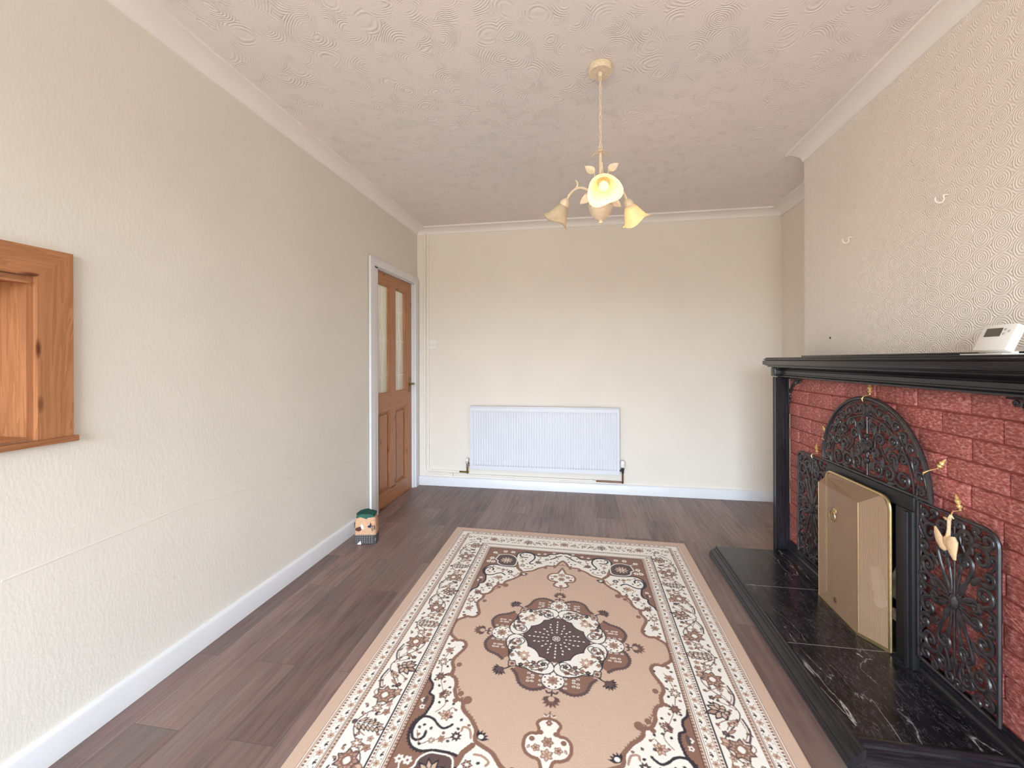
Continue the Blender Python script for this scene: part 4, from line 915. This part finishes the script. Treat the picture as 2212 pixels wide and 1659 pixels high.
def wing(side):
    yc = (IW0 + FB0) / 2 + 0.002 if side < 0 else (IW1 + FB1) / 2; hw = 0.163; hh = (IZ1 - IZ0) / 2; zc = (IZ0 + IZ1) / 2
    c = Cast(XI, yc, zc, side); o = hw - .007; t = hh - .007; rc = .045
    rim = [(-o, -t), (o, -t)] + [(o, t - rc)] + [(o - rc + rc * math.cos(a), t - rc + rc * math.sin(a)) for a in [PI / 2 * i / 5 for i in range(1, 6)]] + [(-o, t), (-o, -t)]
    c.st(rim, .0075, taper=False, flat=.9)
    c.st([(-o + .011, -t + .011), (-o + .011, t - .011)], .003, taper=False)
    M4 = [(sx_, sy_) for sx_ in (1, -1) for sy_ in (1, -1)]
    Q = [hook((.012, .018), (.098, .190), .040, -1, 1.2, .15), hook((.010, .030), (.040, .150), .030, 1, 1.2, .1), hook((.018, .012), (.110, .075), .032, 1, 1.2, .12), hook((.065, .120), (.125, .135), .024, 1, 1.1), hook((.055, .16), (.048, .228), .030, -1, 1.2), hook((.085, .225), (.122, .250), .020, 1, 1.1), hook((.03, .20), (.018, .262), .016, 1, 1.1),
         hook((.022, .008), (.080, .022), .018, -1, 1.1), hook((.09, .04), (.135, .018), .016, -1, 1.0), hook((.10, .245), (.085, .268), .013, -1, 1.0), hook((.13, .16), (.142, .200), .012, 1, 1.0)]
    for sx_, sy_ in M4:
        for h_ in Q: c.st([(sx_ * p[0], sy_ * p[1] * 1.02) for p in h_], .0076, flat=.72)
        for (p, L, wd, a) in (((.02, .03), .07, .009, 1.15), ((.03, .02), .06, .008, .5), ((.065, .09), .05, .008, .9), ((.10, .11), .045, .007, .2), ((.07, .19), .045, .007, 1.9), ((.02, .10), .05, .007, 1.4), ((.12, .22), .04, .006, 1.0), ((.006, .19), .045, .007, 1.5), ((.13, .05), .035, .006, 1.2)):
            a2 = math.atan2(sy_ * math.sin(a), sx_ * math.cos(a)); c.leaf((sx_ * p[0], sy_ * p[1]), L * 1.1, wd * 1.35, a2)
        for p in ((.098, .19), (.04, .15), (.11, .075), (.048, .228), (.125, .135)): c.dot((sx_ * p[0], sy_ * p[1] * 1.02), .007)
    c.dot((0, 0), .016, el=1.7); c.dot((0, 0), .010, el=2.2)
    for a in range(8): c.leaf((.018 * math.cos(a * PI / 4), .024 * math.sin(a * PI / 4)), .026, .006, a * PI / 4)
    c.st([(0, .02), (0, t)], .0035, taper=False); c.st([(0, -.02), (0, -t)], .0035, taper=False); c.st([(.02, 0), (o, 0)], .003, taper=False); c.st([(-.02, 0), (-o, 0)], .003, taper=False)
    return c.b.build('wing_panel', M_iron, ci)
wing(-1); wing(1)
c = Cast(XI, YC0, 0.722, 1); MR = (1, -1); RA = 0.352
arc = lambda r, a0=0.0, a1=PI, n=40: [(r * math.cos(a0 + (a1 - a0) * i / n), r * math.sin(a0 + (a1 - a0) * i / n)) for i in range(n + 1)]
c.st(arc(RA), .0085, taper=False, flat=.9); c.st(arc(RA - .014), .003, taper=False); c.st(arc(0.272), .0042, taper=False); c.st([(-RA, .003), (RA, .003)], .0075, taper=False)
nb = 9
for i in range(nb):
    a = (i + .5) * (PI / 2) / nb; rm = .308; C = (rm * math.cos(a), rm * math.sin(a)); dr = 1 if i % 2 else -1
    P = (rm * math.cos(a - .12) * (1.07 if i % 2 else .93), rm * math.sin(a - .12) * (1.07 if i % 2 else .93))
    c.st(hook(P, C, .021, dr, 1.3), .0056, mir=MR, flat=.85); c.dot(C, .0055, mir=MR)
    c.leaf((rm * math.cos(a + .09) * .96, rm * math.sin(a + .09) * .96), .034, .009, a + .8 * dr, mir=MR); c.leaf((rm * math.cos(a - .06) * 1.02, rm * math.sin(a - .06) * 1.02), .030, .008, a + 2.2 * dr, mir=MR)
for P, C, r, dr in (((.02, .02), (.065, .055), .036, 1), ((.09, .03), (.140, .048), .036, -1), ((.16, .04), (.215, .048), .038, 1), ((.10, .09), (.060, .118), .030, -1), ((.11, .08), (.155, .118), .032, 1), ((.18, .09), (.218, .128), .026, -1), ((.05, .14), (.085, .180), .028, -1), ((.13, .15), (.160, .188), .026, 1), ((.03, .17), (.035, .222), .024, 1), ((.08, .21), (.105, .235), .020, -1), ((.01, .10), (.022, .150), .018, -1), ((.19, .14), (.196, .170), .014, 1)):
    c.st(hook(P, C, r, dr, 1.35), .0062, mir=MR, flat=.85); c.dot(C, .0075, mir=MR)
for p, L, wd, a in (((.04, .09), .05, .008, 1.0), ((.10, .06), .05, .007, 1.5), ((.18, .07), .05, .007, 1.8), ((.11, .13), .045, .007, .8), ((.05, .19), .05, .007, 1.3), ((.14, .21), .04, .006, 2.0), ((.02, .03), .05, .007, 1.4), ((.24, .02), .04, .006, 1.5), ((.19, .2), .03, .005, 2.4), ((.07, .02), .04, .006, .3), ((.13, .01), .05, .006, .2), ((.02, .24), .03, .007, 1.2)): c.leaf(p, L * 1.1, wd * 1.4, a, mir=MR)
c.st([(0, 0), (0, .27)], .004, taper=False); c.st([(0, .262), (.05, .215), (.085, .165), (.10, .13), (.13, .10), (.17, .07), (.21, .02)], .0034, mir=MR); c.st([(0, .14), (.04, .11), (.09, .10), (.12, .06), (.16, .02)], .003, mir=MR)
c.dot((0, .13), .017, el=1.3); c.dot((0, .185), .010); c.dot((0, .075), .012, el=1.3); c.dot((0, .295), .016, el=1.6); c.leaf((0, .27), .06, .012, PI / 2); c.leaf((0, .285), .05, .008, PI / 2 - .7, mir=MR); c.leaf((0, .275), .04, .007, .4, mir=MR)
c.b.build('arch_panel', M_iron, ci)
def finial(y, z, yc, zc):
    b = MB(); d = Vector((0, y - yc, z - zc)); L = d.length; d = d.normalized(); base = Vector((2.910, y, z))
    b.sweep([Vector((2.882, yc, zc)) - d * .012, Vector((2.878, yc, zc)), Vector((2.886, yc, zc)) + d * .012, base - d * .022], [.0018, .003, .0018, .0009], n=8)
    b.lathe([(0, -.026), (.004, -.022), (.003, -.017), (.008, -.012), (.009, -.006), (.004, -.002), (.0075, .002), (.010, .009), (.006, .015), (.0045, .017), (.006, .020), (.003, .028), (0, .033)], base, d, n=12)
    o = b.build('finial', M_gilt, ci); o['label'] = 'small gilded bud finial'; return o
finial(2.132, 1.112, 2.133, 1.070); finial(1.752, 0.868, 1.785, 0.829); finial(2.568, 0.752, 2.562, 0.718); finial(2.490, 0.872, 2.452, 0.835); finial(1.680, 0.752, 1.667, 0.716)

orn = thing('hanging_ornament', (2.874, 1.665, 0.712), 'pale beige carved ornament hanging on the right wing of the black ironwork', 'ornament')
b = MB(); X = 2.872
b.sweep([(X + .006, 1.668, .716), (X, 1.667, .700), (X, 1.668, .668), (X, 1.672, .640)], [.004, .0055, .005, .007], n=9); b.sweep([(X, 1.690, .7005), (X, 1.676, .699), (X, 1.660, .704)], [.002, .0055, .003], n=8)
b.build('stalk', M_beige, orn)
b = MB(); b.sweep([(X, 1.726, .655), (X - .002, 1.716, .640), (X - .002, 1.702, .618), (X, 1.688, .600), (X, 1.680, .590)], [.004, .012, .018, .019, .008], n=12, N=(-1, 0, 0), flat=.42)
b.sweep([(X, 1.660, .645), (X - .002, 1.655, .630), (X - .003, 1.653, .612), (X - .002, 1.650, .590), (X, 1.646, .572)], [.016, .025, .022, .014, .006], n=12, N=(-1, 0, 0), flat=.4); b.ball((X, 1.672, .622), .019, sc=(.5, 1, 1.1))
b.build('carved_leaves', M_beige, orn)

# ------------------------------------------------------------------ fire behind the guard
gf = thing('gas_fire', (3.08, 2.10, 0.0615), 'pale log effect fire glimpsed behind the brass mesh guard', 'fire')
b = MB(); b.box(2.95, 1.90, 0.0615, 3.20, 2.34, 0.10, bev=0.01); b.build('fire_tray', M_soot, gf)
rr = random.Random(5)
for (x0, y0, z0, x1, y1, z1, r) in ((3.02, 1.93, .14, 3.10, 2.30, .17, .034), (2.99, 2.00, .19, 3.14, 2.22, .26, .028), (3.12, 1.95, .24, 3.00, 2.12, .30, .026), (2.97, 1.96, .125, 2.99, 2.12, .13, .022), (2.98, 2.18, .13, 3.05, 2.32, .22, .024)):
    b = MB(); a = Vector((x0, y0, z0)); c_ = Vector((x1, y1, z1)); pts = [a.lerp(c_, i / 7) + Vector((rr.uniform(-.006, .006), 0, rr.uniform(-.006, .006))) for i in range(8)]
    b.sweep(pts, [r * (.8 + .35 * rr.random()) for _ in pts], n=9); b.build('ceramic_log', M_log, gf)

# ------------------------------------------------------------------ spark guard
sg = thing('spark_guard', (2.84, 2.18, 0.0615), 'folding brass mesh spark guard standing on the black hearth', 'spark guard')
zb_, zf, zr = 0.0625, 0.632, 0.686
F0 = (2.810, 2.352); F1 = (2.806, 2.036); R0 = (2.8625, 2.385); R1 = (2.8625, 1.932)
def pan(name, P): b = MB(); b.add(P, [tuple(range(len(P)))]); return b.build(name, M_mesh, sg, False)
pan('mesh_front', [(*F0, zb_), (*F1, zb_), (*F1, zf), (*F0, zf)])
pan('mesh_wing', [(*R0, zb_), (*F0, zb_), (*F0, zf), (R0[0], R0[1], 0.655)])
pan('mesh_wing', [(*F1, zb_), (*R1, zb_), (R1[0], R1[1], 0.640), (*F1, zf)])
pan('mesh_top', [(*F0, zf), (*F1, zf), (R1[0], R1[1], 0.640), (R1[0], R1[1] + .045, zr), (R0[0], R0[1] - .03, zr), (R0[0], R0[1], 0.655)])
b = MB(); b.sweep(fillet([(R0[0], R0[1], zb_ + .004), (R0[0], R0[1], zr), (R1[0], R1[1], zr), (R1[0], R1[1], zb_ + .004)], 0.05), .0062, n=10); b.build('brass_frame', M_brass, sg)
b = MB()
def strip(a, c, h): 
    d = Vector((c[0] - a[0], c[1] - a[1], 0)).normalized(); n_ = Vector((-d.y, d.x, 0)); n_ = n_ if n_.x < 0 else -n_; o = n_ * .003
    P = [Vector((*a, zb_ - .001)), Vector((*c, zb_ - .001)), Vector((*c, zb_ + h)), Vector((*a, zb_ + h))]
    b.add([p for p in P] + [p + o for p in P], [(0, 1, 2, 3), (7, 6, 5, 4), (0, 4, 5, 1), (1, 5, 6, 2), (2, 6, 7, 3), (3, 7, 4, 0)])
strip(F0, F1, .006); strip(F1, R1, .013); strip(R0, F0, .010); b.build('foot_rail', M_brass, sg, False)
b = MB(); b.sweep([(*F1, zb_ + .006), (*F1, zf)], .0016, n=6); b.build('corner_wire', M_brass, sg); b = MB(); b.sweep([(*F0, zb_ + .006), (*F0, zf)], .0016, n=6); b.build('corner_wire', M_brass, sg)
b = MB(); yy_, zz_ = 2.212, 0.522
b.ball((F0[0] - .004, yy_ - .006, zz_ + .012), .017, sc=(.35, .8, 1)); b.sweep([(F0[0] - .012, yy_ + .024 * math.cos(a), zz_ - .012 + .026 * math.sin(a)) for a in [2 * PI * i / 20 for i in range(21)]], .0024, n=7, caps=False); b.sweep([(F0[0] - .012, yy_ - .006, zz_ + .014), (F0[0] - .016, yy_, zz_ - .002)], .003, n=7); b.build('ring_handle', M_brass, sg)
b = MB(); b.ball((F0[0] - .002, 2.205, 0.118), .012, sc=(.4, 1, 1.15)); b.build('stud', simple('brown_stud', (95, 60, 28), .5), sg)

# ------------------------------------------------------------------ thermostat on the mantel
th = thing('thermostat', (2.90, 1.50, 1.262), 'small white wireless thermostat leaning on its stand on the mantel shelf', 'thermostat')
mt = Matrix.Translation((2.885, 1.543, 1.2756)) @ Matrix.Rotation(math.radians(24), 4, 'Y')
def tr(b, M4_): b.v = [tuple(M4_ @ Vector(v)) for v in b.v]; return b
b = MB(); b.box(0.0, -.054, 0.0, .026, .054, .088, bev=.004); b.box(.003, -.0545, .010, .010, -.0535, .080); tb = tr(b, mt).build('body', M_plastic, th)
b = MB(); b.box(-.0012, -.016, .046, .001, .036, .074); tr(b, mt).build('display', M_screen, tb, False)
M_btn = simple('pale_button', (196, 184, 170), .5)
for y, z in ((-.026, .068), (-.026, .054), (-.040, .062)): b = MB(); b.ball((-.0005, y, z), .0042, sc=(.35, 1, 1), n=10); tr(b, mt).build('button', M_btn, tb)
b = MB(); b.box(2.862, 1.470, 1.2605, 2.948, 1.612, 1.2645, bev=.0015); b.box(2.905, 1.515, 1.2645, 2.945, 1.575, 1.272, bev=.002); b.build('stand', M_plastic, th)

# ------------------------------------------------------------------ small things on the chimney breast
def cuphook(y, z, lab):
    b = MB(); b.sweep([(XB - .0005, y, z + .004), (XB - .016, y, z + .003)], .0032, n=8)
    b.sweep([(XB - .016, y, z + .003)] + [(XB - .030 - .015 * math.cos(a), y, z - .012 + .015 * math.sin(a) * 1.0 + .0) for a in [PI * .80 + PI * 1.35 * i / 16 for i in range(17)]], .0030, n=8)
    o = b.build('cup_hook', M_pipe); return tag(o, lab, 'hook', 'white hooks on the chimney breast')
cuphook(2.480, 1.885, 'white screw hook on the chimney breast, the one nearer the alcove')
cuphook(1.888, 1.880, 'white screw hook on the chimney breast, the one higher up above the thermostat')
b = MB(); b.lathe([(.0, .003), (.0055, .0025), (.006, 0), (.0, 0)], (XB - .0002, 2.680, 1.370), (-1, 0, 0), n=12); tag(b.build('wall_plug', M_plug), 'dark plugged screw hole in the wallpaper above the mantel', 'wall plug')

# ------------------------------------------------------------------ fabric door stop
ds = thing('fabric_doorstop', (0.170, 2.705, 0.0), 'patchwork fabric bag door stop with green handle by the skirting', 'door stop')
F1m = fabric('tan_suede', (200, 158, 126)); F2m = fabric('dark_check_tweed', (52, 48, 50), (150, 145, 140), 85); F3m = fabric('green_velvet', (48, 92, 78)); F4m = fabric('maroon_cloth', (88, 48, 42)); F5m = fabric('cream_cloth', (236, 222, 196)); F6m = fabric('navy_cloth', (42, 52, 84)); F7m = fabric('brown_check', (105, 75, 58), (215, 195, 165), 110); F8m = fabric('dark_green_velvet', (14, 58, 46))
dm = Matrix.Translation((0.170, 2.705, 0.0)) @ Matrix.Rotation(math.radians(12), 4, 'Z')
def sack(z0, z1, mat, name, w0, w1, d0, d1):
    b = MB(); n = 28; rows = 7; vs = []
    for i in range(rows + 1):
        t_ = i / rows; z = z0 + (z1 - z0) * t_; hw = (w0 + (w1 - w0) * t_) * (1 + .03 * math.sin(PI * t_)); hd = (d0 + (d1 - d0) * t_) * (1 + .05 * math.sin(PI * t_))
        for j in range(n):
            a = 2 * PI * j / n; ca, sa = math.cos(a), math.sin(a); vs.append((hw * abs(ca) ** .38 * (1 if ca >= 0 else -1), hd * abs(sa) ** .45 * (1 if sa >= 0 else -1), z + .002 * math.sin(3 * a)))
    b.add(vs, [(i * n + j, i * n + (j + 1) % n, (i + 1) * n + (j + 1) % n, (i + 1) * n + j) for i in range(rows) for j in range(n)] + [tuple(range(n))[::-1], tuple(range(rows * n, (rows + 1) * n))])
    return tr(b, dm).build(name, mat, ds, ang=60)
sack(0.002, 0.066, F2m, 'base_band', .074, .073, .046, .046); sack(0.064, 0.182, F1m, 'body', .0735, .068, .0465, .040)
def patch(pts, mat, name, y=-.0495, th_=.004):
    b = MB(); n = len(pts); vs = [(x, y, z) for x, z in pts] + [(x, y + th_ + .006, z) for x, z in pts]
    b.add(vs, [tuple(range(n)), tuple(range(n, 2 * n))[::-1]] + [(i, i + n, (i + 1) % n + n, (i + 1) % n) for i in range(n)]); return tr(b, dm).build(name, mat, ds, False)
patch([(-.062, .110), (-.045, .118), (-.030, .122), (-.022, .116), (-.022, .100), (-.032, .092), (-.050, .092), (-.062, .100)], F4m, 'patch')
patch([(-.018, .146), (-.026, .128), (-.022, .110), (-.012, .104), (-.004, .110), (-.006, .124)], F5m, 'patch', -.0505)
patch([(.040, .148), (.034, .132), (.018, .124), (.026, .116), (.040, .114), (.046, .124)], F6m, 'patch', -.0505)
patch([(.044, .126), (.066, .128), (.068, .104), (.058, .094), (.044, .090), (.042, .106)], F7m, 'patch')
patch([(-.050, .004), (-.022, .004), (-.026, .026), (-.034, .022)], M_plastic, 'care_tag', -.052)
b = MB(); pts = [(-.058, .176), (-.03, .186), (0, .176), (.008, .170), (.02, .180), (.060, .184), (.058, .196), (.03, .204), (-.02, .205), (-.056, .192)]
n = len(pts); vs = [(x, -.044, z) for x, z in pts] + [(x, .040, z + .004) for x, z in pts]; b.add(vs, [tuple(range(n)), tuple(range(n, 2 * n))[::-1]] + [(i, i + n, (i + 1) % n + n, (i + 1) % n) for i in range(n)]); tr(b, dm).build('top_flap', F3m, ds, False)
b = MB(); b.sweep([(-.060 + .118 * i / 12, -.012 + .008 * math.sin(i), .192 + .030 * math.sin(PI * i / 12)) for i in range(13)], .0105, n=9, N=(0, -1, 0), flat=.8); tr(b, dm).build('handle', F8m, ds)
b = MB(); b.box(-.082, -.01, .10, -.072, .005, .135, bev=.002); tr(b, dm).build('side_tab', F8m, ds)

# ------------------------------------------------------------------ chandelier
CX, CY = 1.722, 1.930
ch = thing('chandelier', (CX, CY, H), 'three arm cream and gold leaf chandelier with marbled glass shades', 'chandelier')
b = MB(); b.lathe([(.0, -.0295), (.050, -.0295), (.0535, -.026), (.054, -.003), (.052, -.0005), (0, -.0005)], (CX, CY, H), n=36); b.lathe([(.009, -.048), (.010, -.0295)], (CX, CY, H), n=12); b.ball((CX - .004, CY - .053, H - .012), .004); b.build('ceiling_rose', M_creammetal, ch)
b = MB(); zt, zb2 = H - .046, 2.196; nl = 15; p = (zt - zb2) / nl
for i in range(nl):
    zc_ = zt - p * (i + .5); a0 = (PI / 2 if i % 2 else 0) + .5; L = p * .66
    b.sweep([(CX + .0055 * math.cos(t_) * math.cos(a0), CY + .0055 * math.cos(t_) * math.sin(a0), zc_ + L * math.sin(t_)) for t_ in [2 * PI * k / 12 for k in range(13)]], .0015, n=5, caps=False)
b.sweep([(CX + .003 * math.sin(i * 1.3), CY + .003 * math.cos(i * 1.3), zt + (zb2 - zt) * i / 24) for i in range(25)], .0016, n=5)
b.build('chain', M_creammetal, ch)
b = MB(); b.sweep([(CX + .009 * math.cos(t_), CY, 2.196 + .012 * math.sin(t_)) for t_ in [2 * PI * k / 12 for k in range(13)]], .0018, n=5, caps=False)
b.lathe([(.004, 2.190), (.008, 2.182), (.005, 2.172), (.007, 2.16), (.0065, 2.09), (.010, 2.06), (.018, 2.045), (.020, 2.02), (.013, 2.00), (.013, 1.972), (.030, 1.962), (.052, 1.950), (.055, 1.940), (.052, 1.934), (.054, 1.928), (.050, 1.921), (.045, 1.905), (.032, 1.887), (.016, 1.876), (.006, 1.872), (.006, 1.869), (.009, 1.865), (.008, 1.859), (0, 1.856)], (CX, CY, 0), n=28)
b.build('stem', M_creammetal, ch)
def leafmesh(b, p0, d, up, L, W, curl=0.0):
    d = Vector(d).normalized(); up = Vector(up); s_ = d.cross(up).normalized(); up = s_.cross(d).normalized(); k = 9; vs = []; p0 = Vector(p0)
    for sgn in (1, -1):
        for i in range(k):
            t_ = i / (k - 1); w_ = W * (math.sin(PI * t_ ** .75) ** .9 if 0 < t_ < 1 else 0.0); c_ = p0 + d * L * t_ + up * (curl * L * t_ * t_)
            for j in (-1, -.5, 0, .5, 1): vs.append(c_ + s_ * w_ * j + up * (abs(j) * W * .22 * (1 - t_ * .3) + sgn * .0007 + (.0006 * math.sin(t_ * 38) if abs(j) == .5 else 0)))
    fs = []
    for g in (0, 1):
        o = g * k * 5; fs += [(o + i * 5 + j, o + i * 5 + j + 1, o + (i + 1) * 5 + j + 1, o + (i + 1) * 5 + j) for i in range(k - 1) for j in range(4)]
    for i in range(k - 1):
        for j in (0, 4): fs.append((i * 5 + j, (i + 1) * 5 + j, k * 5 + (i + 1) * 5 + j, k * 5 + i * 5 + j))
    b.add(vs, fs)
b = MB()
for i in range(5):
    a = 2 * PI * i / 5 + .3; d = (math.cos(a), math.sin(a), .35); leafmesh(b, (CX, CY, 2.172), d, (0, 0, 1), .040, .010, -.55)
b.build('leaf_crown', M_creammetal, ch)
for (dx, dz, ox, oz, lean, yo) in ((-.070, .150, -.028, .090, -.5, -.02), (.078, .152, .030, .100, .55, -.02), (-.062, -.002, -.030, .030, -2.4, -.035), (.060, -.010, .034, .026, 2.3, .03)):
    b = MB(); base = Vector((CX + ox * .5, CY + yo * .4, 1.955 + oz * .35)); q = Vector((CX + ox * 1.5, CY + yo, 1.96 + (dz - .02 if dz > 0.05 else oz * .5))); tip = Vector((CX + dx, CY + yo, 1.96 + dz))
    dirv = (tip - q).normalized() if (tip - q).length > .01 else Vector((lean, 0, .3))
    if dz < 0.05: dirv = Vector((math.copysign(1, dx), 0, -.75)).normalized(); q = Vector((CX + math.copysign(.052, dx), CY + yo, 1.968))
    else: q = tip - dirv * .05
    b.sweep([base, base.lerp(q, .5) + Vector((0, 0, .006)), q], .0022, n=6); leafmesh(b, q - dirv * .006, dirv, (0, -1, 0), .056, .0175, .0); b.build('leaf', M_creammetal, ch)
for i, ang in enumerate((-89, 40, 160)):
    a = math.radians(ang); u = Vector((math.cos(a), math.sin(a), 0)); zv = Vector((0, 0, 1)); O = Vector((CX, CY, 0))
    pts = smooth([O + u * .012 + zv * 1.985, O + u * .045 + zv * 2.010, O + u * .085 + zv * 2.035, O + u * .120 + zv * 2.036, O + u * .148 + zv * 2.016, O + u * .164 + zv * 1.990], 4)
    b = MB(); b.sweep([tuple(p) for p in pts], .0058, n=9); b.sweep([tuple(O + u * (.128 + .020 * math.cos(t_)) + zv * (2.058 + .020 * math.sin(t_))) for t_ in [-PI * .5 - PI * .85 * k / 12 for k in range(13)]][::-1] + [tuple(O + u * .10 + zv * 2.037), tuple(O + u * .06 + zv * 2.022)], [.0015 + .0035 * math.sin(PI * min(1, k / 14 + .1)) for k in range(15)], n=7)
    b.sweep([tuple(O + u * (.058 + .022 * math.cos(t_)) + zv * (1.985 + .020 * math.sin(t_))) for t_ in [-.6 + PI * 1.4 * k / 12 for k in range(13)]], [.002 + .003 * math.sin(PI * k / 12) for k in range(13)], n=7)
    arm = b.build('arm', M_creammetal, ch)
    ax = ((u * .66 - zv * .75) if i == 0 else (u * .56 - zv * .83)).normalized(); c0 = O + u * .164 + zv * 1.992
    b = MB(); b.lathe([(.004, -.010), (.014, -.004), (.021, .006), (.0235, .018), (.022, .026), (.010, .027)], c0, ax, n=20); b.build('shade_cap', M_creammetal, arm)
    outer = [(.018, .022), (.026, .030), (.033, .045), (.039, .060), (.045, .076), (.051, .090), (.059, .100), (.068, .106)]; inner = [(r - .0025, h - (0.0 if k < 7 else .001)) for k, (r, h) in enumerate(outer)][::-1]
    def wob(r, h, an):
        k = max(0, (h - .05) / .064); return r * (1 + .10 * k * math.cos(3 * an + .5)), h + .010 * k * k * math.cos(3 * an + .5)
    b = MB(); b.lathe(outer + inner, c0, ax, n=48, fn=wob)
    shd = b.build('glass_shade', M_shade, arm, ang=70)
    lit = i in (0, 1)
    b = MB(); b.lathe([(.0, .026), (.011, .028), (.012, .044)], c0, ax, n=14); b.build('bulb_holder', M_creammetal, arm)
    b = MB(); b.lathe([(.008, .044), (.013, .052), (.0185, .064), (.019, .074), (.014, .084), (.0, .090)], c0, ax, n=18); bl = b.build('bulb', M_bulb if lit else M_bulboff, arm); shd['label'] = ('glowing amber glass shade' if lit else 'unlit pale glass shade')
    if lit:
        l = bpy.data.lights.new('chandelier_lamp', 'POINT'); l.energy = 1.6; l.color = (1.0, 0.54, 0.22); l.shadow_soft_size = .02
        lo = bpy.data.objects.new('chandelier_lamp', l); COL.objects.link(lo); lo.location = c0 + ax * .155
